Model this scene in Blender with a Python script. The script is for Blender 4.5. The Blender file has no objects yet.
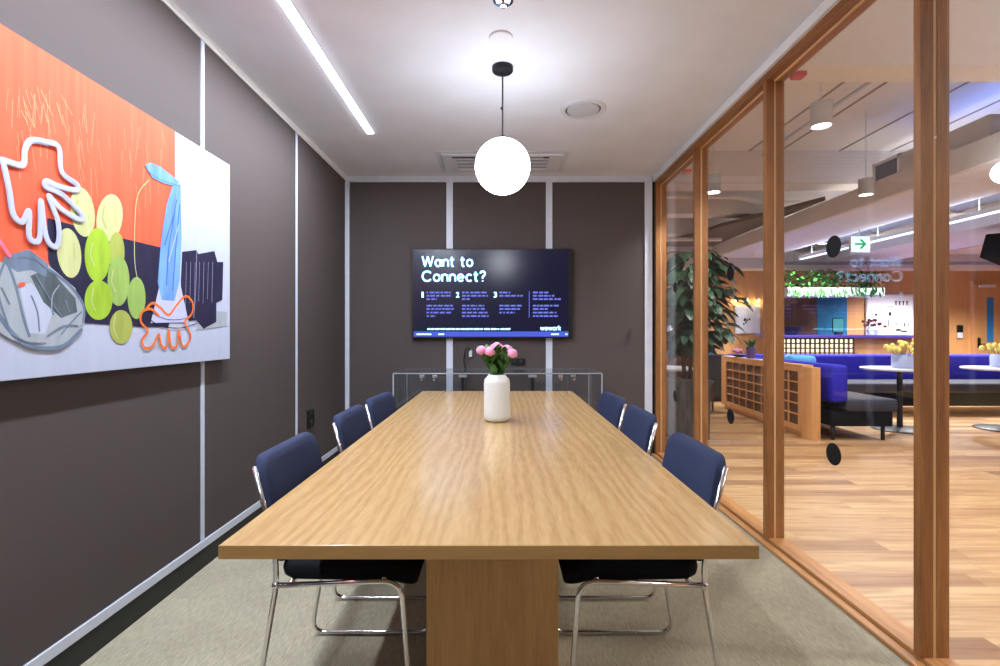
import bpy, bmesh, math, random
from mathutils import Vector, Matrix
random.seed(7)
C = bpy.context.scene.collection
sc = bpy.context.scene
PI = math.pi

# ------------------------------------------------------------------ camera, world, exposure
cam_d = bpy.data.cameras.new('camera'); cam = bpy.data.objects.new('camera', cam_d); C.objects.link(cam)
cam.location = (0, 0, 1.19); cam.rotation_euler = (PI/2, 0, 0)
cam_d.sensor_width = 36; cam_d.lens = 18.0; cam_d.clip_start = .02
cam_d.shift_x = -0.0005; cam_d.shift_y = -0.001
sc.camera = cam
w = bpy.data.worlds.new('world'); sc.world = w; w.use_nodes = True
w.node_tree.nodes['Background'].inputs[0].default_value = (.75, .85, 1, 1)
w.node_tree.nodes['Background'].inputs[1].default_value = .25
sc.view_settings.view_transform = 'Standard'; sc.view_settings.look = 'None'
sc.view_settings.exposure = 0.0; sc.view_settings.gamma = 1; sc.view_settings.use_curve_mapping = False

def area(name, loc, rot, sx, sy, power, col):
    d = bpy.data.lights.new(name, 'AREA'); d.shape = 'RECTANGLE'; d.size = sx; d.size_y = sy
    d.energy = power; d.color = col
    o = bpy.data.objects.new(name, d); C.objects.link(o); o.location = loc; o.rotation_euler = rot
    return o
STRIP = 122; GLOBE = 18.0; SPOT = 190
area('led_strip_light', (-.985, 1.55, 2.680), (0, 0, 0), .05, 4.4, STRIP, (.80, .88, 1))

# ------------------------------------------------------------------ materials
def nodes_of(m): return m.node_tree.nodes, m.node_tree.links
def base_mat(name, col, rough=.5, metal=0, spec=.5):
    m = bpy.data.materials.new(name); m.use_nodes = True
    b = m.node_tree.nodes['Principled BSDF']
    b.inputs['Base Color'].default_value = (*col, 1); b.inputs['Roughness'].default_value = rough
    b.inputs['Metallic'].default_value = metal; b.inputs['Specular IOR Level'].default_value = spec
    return m
def lin(r, g, b):
    f = lambda c: ((c/255+.055)/1.055)**2.4 if c > 10 else c/255/12.92
    return (f(r), f(g), f(b))
def mat(name, rgb, rough=.5, metal=0, spec=.5, noise=0, nscale=20, bump=0, bscale=200, stretch=(1, 1, 1)):
    """sRGB colour, optional soft colour variation and bump"""
    col = lin(*rgb); m = base_mat(name, col, rough, metal, spec); N, L = nodes_of(m); b = N['Principled BSDF']
    tc = N.new('ShaderNodeTexCoord'); mp = N.new('ShaderNodeMapping'); mp.inputs['Scale'].default_value = stretch
    L.new(tc.outputs['Object'], mp.inputs[0])
    n = N.new('ShaderNodeTexNoise'); n.inputs['Scale'].default_value = nscale; n.inputs['Detail'].default_value = 5
    L.new(mp.outputs[0], n.inputs['Vector'])
    r = N.new('ShaderNodeValToRGB'); k = max(noise, .03)
    r.color_ramp.elements[0].position = .3; r.color_ramp.elements[1].position = .7
    r.color_ramp.elements[0].color = (*[c*(1-k) for c in col], 1); r.color_ramp.elements[1].color = (*[min(1, c*(1+k)) for c in col], 1)
    L.new(n.outputs[0], r.inputs[0]); L.new(r.outputs[0], b.inputs['Base Color'])
    if bump:
        n2 = N.new('ShaderNodeTexNoise'); n2.inputs['Scale'].default_value = bscale; L.new(mp.outputs[0], n2.inputs['Vector'])
        bp = N.new('ShaderNodeBump'); bp.inputs['Strength'].default_value = bump; bp.inputs['Distance'].default_value = .004
        L.new(n2.outputs[0], bp.inputs['Height']); L.new(bp.outputs[0], b.inputs['Normal'])
    return m
def emit(name, rgb, s):
    m = bpy.data.materials.new(name); m.use_nodes = True; N, L = nodes_of(m)
    N.remove(N['Principled BSDF']); e = N.new('ShaderNodeEmission'); e.inputs[0].default_value = (*lin(*rgb), 1); e.inputs[1].default_value = s
    L.new(e.outputs[0], N['Material Output'].inputs[0]); return m
def wood(name, c1, c2, axis='X', scale=3, rough=.42, fine=40):
    m = base_mat(name, lin(*c1), rough); N, L = nodes_of(m); b = N['Principled BSDF']
    tc = N.new('ShaderNodeTexCoord'); mp = N.new('ShaderNodeMapping')
    s = {'X': (.07, 1, 1), 'Y': (1, .07, 1), 'Z': (1, 1, .07)}[axis]
    mp.inputs['Scale'].default_value = s; L.new(tc.outputs['Object'], mp.inputs[0])
    n1 = N.new('ShaderNodeTexNoise'); n1.inputs['Scale'].default_value = scale*4; n1.inputs['Detail'].default_value = 6; n1.inputs['Distortion'].default_value = 1.2
    n2 = N.new('ShaderNodeTexNoise'); n2.inputs['Scale'].default_value = fine*4; n2.inputs['Detail'].default_value = 3
    L.new(mp.outputs[0], n1.inputs['Vector']); L.new(mp.outputs[0], n2.inputs['Vector'])
    mx = N.new('ShaderNodeMix'); mx.inputs[0].default_value = .35; L.new(n1.outputs[0], mx.inputs[2]); L.new(n2.outputs[0], mx.inputs[3])
    r = N.new('ShaderNodeValToRGB'); r.color_ramp.elements[0].position = .35; r.color_ramp.elements[1].position = .65
    r.color_ramp.elements[0].color = (*lin(*c2), 1); r.color_ramp.elements[1].color = (*lin(*c1), 1)
    L.new(mx.outputs[0], r.inputs[0]); L.new(r.outputs[0], b.inputs['Base Color'])
    return m
def cathedral(name, c1, c2):
    m = base_mat(name, lin(*c1), .19, 0, .5); N, L = nodes_of(m); b = N['Principled BSDF']
    tc = N.new('ShaderNodeTexCoord'); mp = N.new('ShaderNodeMapping'); mp.inputs['Scale'].default_value = (1, .11, 1); L.new(tc.outputs['Object'], mp.inputs[0])
    wv = N.new('ShaderNodeTexWave'); wv.wave_type = 'BANDS'; wv.bands_direction = 'X'; wv.inputs['Scale'].default_value = 8
    wv.inputs['Distortion'].default_value = 14; wv.inputs['Detail'].default_value = 3; wv.inputs['Detail Scale'].default_value = .9; wv.inputs['Detail Roughness'].default_value = .55
    L.new(mp.outputs[0], wv.inputs['Vector'])
    n2 = N.new('ShaderNodeTexNoise'); n2.inputs['Scale'].default_value = 130; n2.inputs['Detail'].default_value = 4; L.new(mp.outputs[0], n2.inputs['Vector'])
    n3 = N.new('ShaderNodeTexNoise'); n3.inputs['Scale'].default_value = 2.5; n3.inputs['Detail'].default_value = 3; L.new(mp.outputs[0], n3.inputs['Vector'])
    a = N.new('ShaderNodeMix'); a.inputs[0].default_value = .74; L.new(wv.outputs[1], a.inputs[2]); L.new(n2.outputs[0], a.inputs[3])
    c = N.new('ShaderNodeMix'); c.inputs[0].default_value = .35; L.new(a.outputs[0], c.inputs[2]); L.new(n3.outputs[0], c.inputs[3])
    r = N.new('ShaderNodeValToRGB'); r.color_ramp.elements[0].position = .28; r.color_ramp.elements[1].position = .64
    r.color_ramp.elements[0].color = (*lin(*c2), 1); r.color_ramp.elements[1].color = (*lin(*c1), 1)
    L.new(c.outputs[0], r.inputs[0]); L.new(r.outputs[0], b.inputs['Base Color'])
    return m
def planks(name):
    m = base_mat(name, (.5, .4, .3), .38); N, L = nodes_of(m); b = N['Principled BSDF']
    tc = N.new('ShaderNodeTexCoord'); sp = N.new('ShaderNodeSeparateXYZ'); L.new(tc.outputs['Object'], sp.inputs[0])
    def M(op, a, bb=None):
        n = N.new('ShaderNodeMath'); n.operation = op
        for i, v in enumerate((a, bb)):
            if v is None: continue
            if isinstance(v, (int, float)): n.inputs[i].default_value = v
            else: L.new(v, n.inputs[i])
        return n.outputs[0]
    yy = M('DIVIDE', sp.outputs[1], .13); row = M('FLOOR', yy)
    wn = N.new('ShaderNodeTexWhiteNoise'); wn.noise_dimensions = '1D'; L.new(row, wn.inputs['W'])
    xx = M('ADD', M('DIVIDE', sp.outputs[0], 1.25), M('MULTIPLY', wn.outputs[0], 7.3)); colm = M('FLOOR', xx)
    cb = N.new('ShaderNodeCombineXYZ'); L.new(row, cb.inputs[0]); L.new(colm, cb.inputs[1])
    w2 = N.new('ShaderNodeTexWhiteNoise'); w2.noise_dimensions = '2D'; L.new(cb.outputs[0], w2.inputs['Vector'])
    r = N.new('ShaderNodeValToRGB'); e = r.color_ramp.elements
    e[0].color = (*lin(176, 134, 90), 1); e[1].color = (*lin(208, 172, 124), 1)
    x = e.new(.3); x.color = (*lin(192, 152, 106), 1); x = e.new(.08); x.color = (*lin(146, 102, 64), 1)
    L.new(w2.outputs[0], r.inputs[0])
    # grain, shifted per plank
    mp = N.new('ShaderNodeMapping'); mp.inputs['Scale'].default_value = (.9, 14, 1); L.new(tc.outputs['Object'], mp.inputs[0]); L.new(w2.outputs[1], mp.inputs[1])
    n = N.new('ShaderNodeTexNoise'); n.inputs['Scale'].default_value = 2.2; n.inputs['Detail'].default_value = 7; n.inputs['Distortion'].default_value = .8; L.new(mp.outputs[0], n.inputs['Vector'])
    r2 = N.new('ShaderNodeValToRGB'); r2.color_ramp.elements[0].position = .36; r2.color_ramp.elements[1].position = .6
    r2.color_ramp.elements[0].color = (.68, .58, .5, 1); r2.color_ramp.elements[1].color = (1, 1, 1, 1); L.new(n.outputs[0], r2.inputs[0])
    mx = N.new('ShaderNodeMix'); mx.data_type = 'RGBA'; mx.blend_type = 'MULTIPLY'; mx.inputs[0].default_value = 1
    L.new(r.outputs[0], mx.inputs[6]); L.new(r2.outputs[0], mx.inputs[7])
    # seams
    fy = M('FRACT', yy); fx = M('FRACT', xx)
    seam = M('MAXIMUM', M('LESS_THAN', fy, .018), M('LESS_THAN', fx, .0022))
    mx2 = N.new('ShaderNodeMix'); mx2.data_type = 'RGBA'; mx2.blend_type = 'MIX'
    L.new(M('MULTIPLY', seam, .6), mx2.inputs[0]); L.new(mx.outputs[2], mx2.inputs[6]); mx2.inputs[7].default_value = (.18, .1, .05, 1)
    L.new(mx2.outputs[2], b.inputs['Base Color'])
    return m
def carpet(name):
    m = base_mat(name, (.4, .37, .3), .95, 0, .1); N, L = nodes_of(m); b = N['Principled BSDF']
    tc = N.new('ShaderNodeTexCoord')
    mp = N.new('ShaderNodeMapping'); mp.inputs['Rotation'].default_value = (0, 0, .7); mp.inputs['Scale'].default_value = (1, .18, 1); L.new(tc.outputs['Object'], mp.inputs[0])
    n = N.new('ShaderNodeTexNoise'); n.inputs['Scale'].default_value = 140; n.inputs['Detail'].default_value = 3; L.new(mp.outputs[0], n.inputs['Vector'])
    n2 = N.new('ShaderNodeTexNoise'); n2.inputs['Scale'].default_value = 260; L.new(tc.outputs['Object'], n2.inputs['Vector'])
    n3 = N.new('ShaderNodeTexNoise'); n3.inputs['Scale'].default_value = 3; n3.inputs['Detail'].default_value = 3; L.new(tc.outputs['Object'], n3.inputs['Vector'])
    mx = N.new('ShaderNodeMix'); mx.inputs[0].default_value = .5; L.new(n.outputs[0], mx.inputs[2]); L.new(n2.outputs[0], mx.inputs[3])
    mx3 = N.new('ShaderNodeMix'); mx3.inputs[0].default_value = .2; L.new(mx.outputs[0], mx3.inputs[2]); L.new(n3.outputs[0], mx3.inputs[3])
    r = N.new('ShaderNodeValToRGB'); r.color_ramp.elements[0].position = .36; r.color_ramp.elements[1].position = .62
    r.color_ramp.elements[0].color = (*lin(140, 132, 114), 1); r.color_ramp.elements[1].color = (*lin(182, 173, 150), 1)
    L.new(mx3.outputs[0], r.inputs[0]); L.new(r.outputs[0], b.inputs['Base Color'])
    bp = N.new('ShaderNodeBump'); bp.inputs['Strength'].default_value = .5; bp.inputs['Distance'].default_value = .004
    L.new(mx.outputs[0], bp.inputs['Height']); L.new(bp.outputs[0], b.inputs['Normal'])
    return m
def clear(name, tint=(1, 1, 1), ior=1.5, haze=0, rough=0):
    m = bpy.data.materials.new(name); m.use_nodes = True; N, L = nodes_of(m); N.remove(N['Principled BSDF'])
    t = N.new('ShaderNodeBsdfTransparent'); t.inputs[0].default_value = (*tint, 1)
    g = N.new('ShaderNodeBsdfGlossy'); g.inputs['Roughness'].default_value = rough
    # Schlick reflectance, the same from both sides of the pane
    ge = N.new('ShaderNodeNewGeometry'); dt = N.new('ShaderNodeVectorMath'); dt.operation = 'DOT_PRODUCT'
    L.new(ge.outputs['Incoming'], dt.inputs[0]); L.new(ge.outputs['Normal'], dt.inputs[1])
    def mm(op, a, b):
        n = N.new('ShaderNodeMath'); n.operation = op; n.use_clamp = op != 'ABSOLUTE'
        for i, v in enumerate((a, b)):
            if isinstance(v, (int, float)): n.inputs[i].default_value = v
            elif v is not None: L.new(v, n.inputs[i])
        return n
    r0 = ((ior-1)/(ior+1))**2
    f = mm('ADD', mm('MULTIPLY', mm('POWER', mm('SUBTRACT', 1, mm('ABSOLUTE', dt.outputs['Value'], None).outputs[0]).outputs[0], 5).outputs[0], 1-r0).outputs[0], r0)
    mx = N.new('ShaderNodeMixShader'); L.new(f.outputs[0], mx.inputs[0]); L.new(t.outputs[0], mx.inputs[1]); L.new(g.outputs[0], mx.inputs[2])
    out = mx
    if haze:
        d = N.new('ShaderNodeBsdfDiffuse'); d.inputs[0].default_value = (.8, .85, .9, 1)
        m2 = N.new('ShaderNodeMixShader'); m2.inputs[0].default_value = haze; L.new(mx.outputs[0], m2.inputs[1]); L.new(d.outputs[0], m2.inputs[2]); out = m2
    L.new(out.outputs[0], N['Material Output'].inputs[0]); return m

M = {}
M['panel'] = mat('taupe_fabric', (88, 79, 78), .8, spec=.25, noise=.06, nscale=300, bump=.25, bscale=500)
M['alu'] = mat('white_aluminium', (214, 219, 234), .4, spec=.5)
M['trimw'] = mat('white_ceiling_trim', (250, 251, 255), .5)
M['black_base'] = mat('black_skirting', (34, 36, 34), .6)
M['ceil'] = mat('ceiling_paint', (228, 232, 244), .9, spec=.1, noise=.02, nscale=4)
M['white'] = mat('white_plastic', (214, 218, 228), .45)
M['offwhite'] = mat('offwhite_plastic', (200, 204, 214), .5)
M['carpet'] = carpet('woven_carpet')
M['planks'] = planks('oak_planks')
M['oak'] = cathedral('table_oak', (194, 160, 112), (168, 132, 86))
M['oak_edge'] = wood('table_oak_edge', (190, 150, 92), (166, 124, 70), 'X', 3, .45)
M['oak_leg'] = wood('pedestal_oak', (216, 172, 112), (190, 144, 88), 'Z', 2.4, .45)
M['frame_z'] = wood('frame_wood_upright', (166, 112, 62), (124, 78, 40), 'Z', 4, .45)
M['frame_y'] = wood('frame_wood_long', (168, 114, 64), (130, 82, 42), 'Y', 4, .45)
M['sill_wood'] = wood('sill_wood', (196, 142, 88), (164, 110, 62), 'Y', 4, .4)
M['bead'] = mat('pale_glazing_bead', (226, 186, 132), .5)
M['wall_wood'] = wood('wall_veneer', (210, 160, 106), (194, 140, 86), 'Z', 1.5, .5)
M['cab_wood'] = wood('cabinet_veneer', (214, 160, 104), (192, 134, 80), 'Z', 2, .45)
M['cab_dark'] = mat('woven_cane_backing', (88, 54, 32), .7, noise=.4, nscale=60, stretch=(1, .4, 2))
M['chrome'] = base_mat('chrome', (.78, .78, .8), .12, 1)
M['steel'] = base_mat('brushed_steel', (.55, .56, .58), .35, 1)
M['navy'] = mat('navy_fabric', (48, 56, 84), .85, spec=.25, noise=.08, nscale=300, bump=.3, bscale=600)
M['black'] = mat('black_plastic', (16, 17, 19), .45)
M['black_matte'] = mat('black_fabric', (20, 21, 25), .9, spec=.15)
M['charcoal'] = mat('charcoal_upholstery', (50, 52, 66), .8, noise=.1, nscale=80)
M['blue'] = mat('royal_blue_upholstery', (28, 22, 176), .8, noise=.08, nscale=60)
M['teal'] = mat('teal_cushion_fabric', (26, 120, 190), .85, noise=.1, nscale=40)
M['vase'] = mat('cream_ceramic', (226, 230, 228), .35, noise=.04, nscale=200, bump=.15, bscale=200)
M['pink'] = mat('pink_petals', (240, 160, 200), .7, noise=.18, nscale=30)
M['leaf'] = mat('leaf_green', (62, 118, 46), .5, noise=.5, nscale=30)
M['leaf_dark'] = mat('dark_leaf_green', (24, 56, 34), .45, noise=.5, nscale=9)
M['leaf_bright'] = mat('bright_leaf_green', (44, 104, 36), .5, noise=.5, nscale=12)
M['yellow'] = mat('yellow_petals', (246, 226, 120), .7, noise=.1, nscale=30)
M['bark'] = mat('bark', (92, 70, 50), .9, noise=.3, nscale=20)
M['zinc'] = mat('galvanised_metal', (66, 70, 76), .36, .25, noise=.7, nscale=7, stretch=(4, 4, .6))
M['beige_ceil'] = mat('lounge_ceiling_paint', (218, 212, 208), .9, spec=.1)
M['beam'] = mat('beam_paint', (224, 218, 216), .9, spec=.1)
M['soffit_white'] = mat('soffit_paint', (226, 228, 244), .8, spec=.1)
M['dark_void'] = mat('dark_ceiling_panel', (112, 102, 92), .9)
M['groove'] = mat('ceiling_groove', (138, 126, 116), .9)
M['duct'] = mat('grey_duct_metal', (150, 156, 176), .5, .2)
M['shade'] = mat('pale_grey_metal', (196, 196, 200), .5)
M['red'] = mat('red_plastic', (196, 40, 44), .5)
M['glass'] = clear('partition_glass', (.975, .985, .98), 1.6)
M['acrylic'] = clear('clear_acrylic', (.93, .95, .97), 1.5, .012)
M['acrylic_edge'] = clear('acrylic_edge', (.6, .65, .72), 1.6, .3, .2)
M['globe'] = emit('opal_globe', (240, 247, 255), GLOBE)
M['strip'] = emit('led_diffuser', (240, 246, 255), 16)
M['lamp'] = emit('lamp_face', (255, 252, 246), 12)
M['fill_led'] = emit('warm_fill_led', (255, 232, 206), 1.5)
M['screen'] = mat('screen_glass', (6, 7, 12), .22, spec=.6)
def glossy_emit(name, rgb, s, rough=.22):
    m = base_mat(name, (.005, .005, .01), rough); b = m.node_tree.nodes['Principled BSDF']
    b.inputs['Emission Color'].default_value = (*lin(*rgb), 1); b.inputs['Emission Strength'].default_value = s; return m
M['scr_bg'] = glossy_emit('screen_navy', (22, 24, 56), .7)
M['scr_text'] = emit('screen_text', (150, 205, 255), 4.8)
M['scr_small'] = emit('screen_small_text', (112, 120, 225), 1.5)
M['scr_bar'] = emit('screen_bar', (84, 104, 225), 1.0)

# ------------------------------------------------------------------ geometry helpers
def link(name, bm, mats, parent=None, smooth=False, loc=None):
    me = bpy.data.meshes.new(name); 
    bmesh.ops.recalc_face_normals(bm, faces=bm.faces) if bm.faces else None
    bm.to_mesh(me); bm.free()
    for m in (mats if isinstance(mats, (list, tuple)) else [mats]): me.materials.append(M[m] if isinstance(m, str) else m)
    o = bpy.data.objects.new(name, me); C.objects.link(o)
    if parent is not None: o.parent = parent
    if loc: o.location = loc
    if smooth:
        for p in me.polygons: p.use_smooth = True
        try:
            me.set_sharp_from_angle(angle=math.radians(40))
        except Exception: pass
    return o
def flat(name, bm, mats, parent=None):
    """flat marks: keep normals as built"""
    me = bpy.data.meshes.new(name); bm.to_mesh(me); bm.free()
    for m in mats: me.materials.append(M[m] if isinstance(m, str) else m)
    o = bpy.data.objects.new(name, me); C.objects.link(o)
    if parent is not None: o.parent = parent
    return o
def box(bm, x0, x1, y0, y1, z0, z1, bev=0, mi=0, seg=2, rot=None):
    t = bmesh.new(); bmesh.ops.create_cube(t, size=1)
    bmesh.ops.scale(t, vec=(abs(x1-x0), abs(y1-y0), abs(z1-z0)), verts=t.verts)
    if bev: bmesh.ops.bevel(t, geom=t.edges[:], offset=bev, segments=seg, profile=.5, affect='EDGES')
    if rot: bmesh.ops.transform(t, matrix=rot, verts=t.verts)
    bmesh.ops.translate(t, vec=((x0+x1)/2, (y0+y1)/2, (z0+z1)/2), verts=t.verts)
    merge(bm, t, mi); return bm
def merge(bm, t, mi=None):
    vm = {}
    for v in t.verts: vm[v] = bm.verts.new(v.co)
    for f in t.faces:
        try:
            nf = bm.faces.new([vm[v] for v in f.verts]); nf.material_index = f.material_index if mi is None else mi; nf.smooth = f.smooth
        except ValueError: pass
    t.free()
def B(): return bmesh.new()
def bx(*a, **k): return box(bmesh.new(), *a, **k)
def prism(bm, poly, a0, a1, axis='Z', mi=0):
    """extrude a 2D polygon along an axis; X: (y,z)  Y: (x,z)  Z: (x,y)"""
    def P(u, v, a): return {'X': (a, u, v), 'Y': (u, a, v), 'Z': (u, v, a)}[axis]
    lo = [bm.verts.new(P(u, v, a0)) for u, v in poly]; hi = [bm.verts.new(P(u, v, a1)) for u, v in poly]
    n = len(poly)
    for f in (lo, hi[::-1]): bm.faces.new(f).material_index = mi
    for i in range(n): bm.faces.new((lo[i], hi[i], hi[(i+1) % n], lo[(i+1) % n])).material_index = mi
    return bm
def fillet(pts, r, n=5):
    pts = [Vector(p) for p in pts]; out = [pts[0]]
    for i in range(1, len(pts)-1):
        a, b, c = pts[i-1], pts[i], pts[i+1]
        d1 = (a-b); d2 = (c-b); rr = min(r, d1.length*.45, d2.length*.45)
        p = b+d1.normalized()*rr; q = b+d2.normalized()*rr
        for k in range(n+1):
            t = k/n; out.append(p*(1-t)**2+b*2*t*(1-t)+q*t*t)
    out.append(pts[-1]); return out
def tube(bm, pts, r, seg=10, mi=0, closed=False):
    pts = [Vector(p) for p in pts]; rings = []; n = len(pts); up = None
    rad = r if isinstance(r, (list, tuple)) else [r]*n
    for i, p in enumerate(pts):
        if closed: d = (pts[(i+1) % n]-pts[i-1])
        else: d = (pts[min(i+1, n-1)]-pts[max(i-1, 0)])
        d = d.normalized()
        if up is None:
            up = Vector((0, 0, 1)) if abs(d.z) < .9 else Vector((1, 0, 0))
        s = d.cross(up)
        if s.length < 1e-4: s = d.cross(Vector((0, 1, 0)))
        s.normalize(); up = s.cross(d).normalized()
        rings.append([bm.verts.new(p+(s*math.cos(2*PI*k/seg)+up*math.sin(2*PI*k/seg))*rad[i]) for k in range(seg)])
    m = n if closed else n-1
    for i in range(m):
        a, b = rings[i], rings[(i+1) % n]
        for k in range(seg):
            f = bm.faces.new((a[k], a[(k+1) % seg], b[(k+1) % seg], b[k])); f.material_index = mi; f.smooth = True
    if not closed:
        bm.faces.new(rings[0][::-1]).material_index = mi; bm.faces.new(rings[-1]).material_index = mi
    return bm
def lathe(bm, prof, c=(0, 0, 0), seg=32, mi=0):
    rings = []
    for r, z in prof:
        if r < 1e-5: rings.append([bm.verts.new((c[0], c[1], c[2]+z))])
        else: rings.append([bm.verts.new((c[0]+r*math.cos(2*PI*k/seg), c[1]+r*math.sin(2*PI*k/seg), c[2]+z)) for k in range(seg)])
    for a, b in zip(rings, rings[1:]):
        for k in range(seg):
            k2 = (k+1) % seg
            if len(a) == 1 and len(b) == 1: continue
            if len(a) == 1: f = bm.faces.new((a[0], b[k2], b[k]))
            elif len(b) == 1: f = bm.faces.new((a[k], a[k2], b[0]))
            else: f = bm.faces.new((a[k], a[k2], b[k2], b[k]))
            f.material_index = mi; f.smooth = True
    return bm
def sphere(bm, c, r, u=24, v=16, mi=0, sc_=(1, 1, 1)):
    t = bmesh.new(); bmesh.ops.create_uvsphere(t, u_segments=u, v_segments=v, radius=r)
    bmesh.ops.scale(t, vec=sc_, verts=t.verts); bmesh.ops.translate(t, vec=c, verts=t.verts)
    for f in t.faces: f.smooth = True
    merge(bm, t, mi); return bm
def thing(name, label, cat, loc=(0, 0, 0), rz=0, group=None):
    o = bpy.data.objects.new(name, None); C.objects.link(o); o.location = loc; o.rotation_euler = (0, 0, rz)
    o.empty_display_size = .1
    tag(o, label, cat, group); return o
def tag(o, label, cat, group=None, kind=None):
    o['label'] = label; o['category'] = cat
    if group: o['group'] = group
    if kind: o['kind'] = kind
    return o
def struct(name, bm, m, parent=None, smooth=False):
    o = link(name, bm, m, parent, smooth)
    if parent is None: o['kind'] = 'structure'
    return o
def dup(root, label=None, group=None, loc=None, rz=None):
    r = root.copy(); C.objects.link(r)
    if loc: r.location = loc
    if rz is not None: r.rotation_euler = (0, 0, rz)
    if label: r['label'] = label
    if group: r['group'] = group
    def rec(src, dst):
        for ch in [o for o in bpy.data.objects if o.parent == src]:
            c = ch.copy(); C.objects.link(c); c.parent = dst; rec(ch, c)
    rec(root, r); return r
_fc = {}
def text_into(bm, s, u0, u1, v0, v1, place, mi, bold=.02):
    """letters fitted to the box u0..u1, v0..v1 in a plane; place(u, v) gives the point"""
    cu = bpy.data.curves.new('t', 'FONT'); cu.body = s; cu.size = 1; cu.offset = bold; cu.resolution_u = 3
    o = bpy.data.objects.new('t', cu); C.objects.link(o)
    dg = bpy.context.evaluated_depsgraph_get(); me = bpy.data.meshes.new_from_object(o.evaluated_get(dg))
    xs = [v.co.x for v in me.vertices]; ys = [v.co.y for v in me.vertices]
    a, b, c, d = min(xs), max(xs), min(ys), max(ys)
    vs = [bm.verts.new(place(u0+(v.co.x-a)/(b-a)*(u1-u0), v0+(v.co.y-c)/(d-c)*(v1-v0))) for v in me.vertices]
    for p in me.polygons:
        try: bm.faces.new([vs[i] for i in p.vertices]).material_index = mi
        except ValueError: pass
    bpy.data.objects.remove(o); bpy.data.curves.remove(cu); bpy.data.meshes.remove(me)

# ------------------------------------------------------------------ room shell
XL, XR, YB, YN, ZC = -1.5, 1.5, 4.85, -.75, 2.70
struct('floor', bx(XL-.1, XR-.04, YN-.1, YB+.1, -.08, 0), 'carpet')
struct('ceiling', bx(XL-.1, XR+.12, YN-.1, YB+.1, ZC, ZC+.1), 'ceil')
g = B()
box(g, XL-.12, XL-.015, YN-.1, YB+.1, 0, ZC)
wl = struct('wall_left', g, 'black_base')
ys = [YN, .157, 1.327, 2.515, 3.675, 4.84]
for i in range(5):
    link('wall_panel', bx(XL-.018, XL, ys[i]+.016, ys[i+1]-.016, .142, 2.66, bev=.002, seg=1), 'panel', wl)
for y in ys[1:-1]:
    link('panel_strip', bx(XL-.018, XL+.004, y-.013, y+.013, .14, 2.665), 'alu', wl)
struct('trim_1', bx(XL-.018, XL+.006, YN, YB, .10, .14, bev=.001, seg=1), 'alu')
struct('trim_2', bx(XL-.018, XL+.008, YN, YB, 2.655, 2.70), 'trimw')
struct('baseboard_left', bx(XL-.018, XL+.001, YN, YB, 0, .10), 'black_base')
wb = struct('wall_back', bx(XL-.1, XR+.1, YB+.015, YB+.12, 0, ZC), 'black_base')
xs = [(-1.51, -1.465), (-.524, -.462), (.440, .502), (1.398, 1.47)]
for a, b in zip(xs, xs[1:]):
    link('wall_panel', bx(a[1]+.004, b[0]-.004, YB, YB+.018, .142, 2.64, bev=.002, seg=1), 'panel', wb)
for a, b in xs:
    link('panel_strip', bx(a, b, YB-.008, YB+.018, .14, 2.645), 'alu', wb)
struct('trim_3', bx(XL, 1.47, YB-.010, YB+.018, 2.643, 2.70), 'alu')
struct('trim_4', bx(XL, 1.47, YB-.010, YB+.018, .10, .14), 'alu')
struct('baseboard_back', bx(XL, 1.47, YB-.001, YB+.018, 0, .10), 'black_base')
struct('wall_front', bx(XL-.1, XR+.12, YN-.12, YN, 0, ZC), 'panel')

# glazed partition on the right: wooden header, sill, mullions; panes
gw = B(); box(gw, 1.495, 1.598, YN, YB, 2.620, 2.648, bev=.002, seg=1); box(gw, 1.499, 1.541, YN, YB, 2.608, 2.621)
box(gw, 1.552, 1.598, YN, YB, 2.600, 2.621)
wr = struct('wall_right', gw, 'frame_y')
link('ceiling_trim', bx(1.475, 1.60, YN, YB, 2.648, 2.70), 'trimw', wr)
g = B(); box(g, 1.541, 1.552, YN, YB, 2.600, 2.620); link('glazing_bead', g, 'bead', wr)
g = B(); box(g, 1.46, 1.50, YN, YB, 0, .016, bev=.002, seg=1); box(g, 1.505, 1.60, YN, YB, 0, .030, bev=.002, seg=1)
link('sill', g, 'sill_wood', wr)
g = B(); box(g, 1.499, 1.506, YN, YB, 0, .012); link('sill_groove', g, 'black_base', wr)
posts = [(4.812, 4.85), (3.848, 3.882), (2.814, 2.848), (1.778, 1.812), (.74, .774), (-.30, -.266)]
for a, b in posts:
    g = B(); box(g, 1.495, 1.541, a, b, .028, 2.613, bev=.002, seg=1); box(g, 1.552, 1.598, a, b, .028, 2.613, bev=.002, seg=1)
    link('mullion', g, 'frame_z', wr)
    link('glazing_bead', bx(1.541, 1.552, a+.003, b-.003, .03, 2.60), 'bead', wr)
edges = [(3.882, 4.812), (2.848, 3.848), (1.812, 2.814), (.774, 1.778), (-.266, .74)]
for i, (a, b) in enumerate(edges):
    wn_ = struct('window_%d' % (i+1), bx(1.542, 1.551, a, b, .030, 2.599), 'glass')
    ym = (a+b)/2 + (0 if i else .06)
    for z in (.625, 1.585):
        g = B(); n = 36
        prism(g, [(ym+.051*math.cos(2*PI*k/n), z+.051*math.sin(2*PI*k/n)) for k in range(n)], 1.5395, 1.5418, 'X')
        link('safety_dot', g, 'black', wn_)

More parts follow.
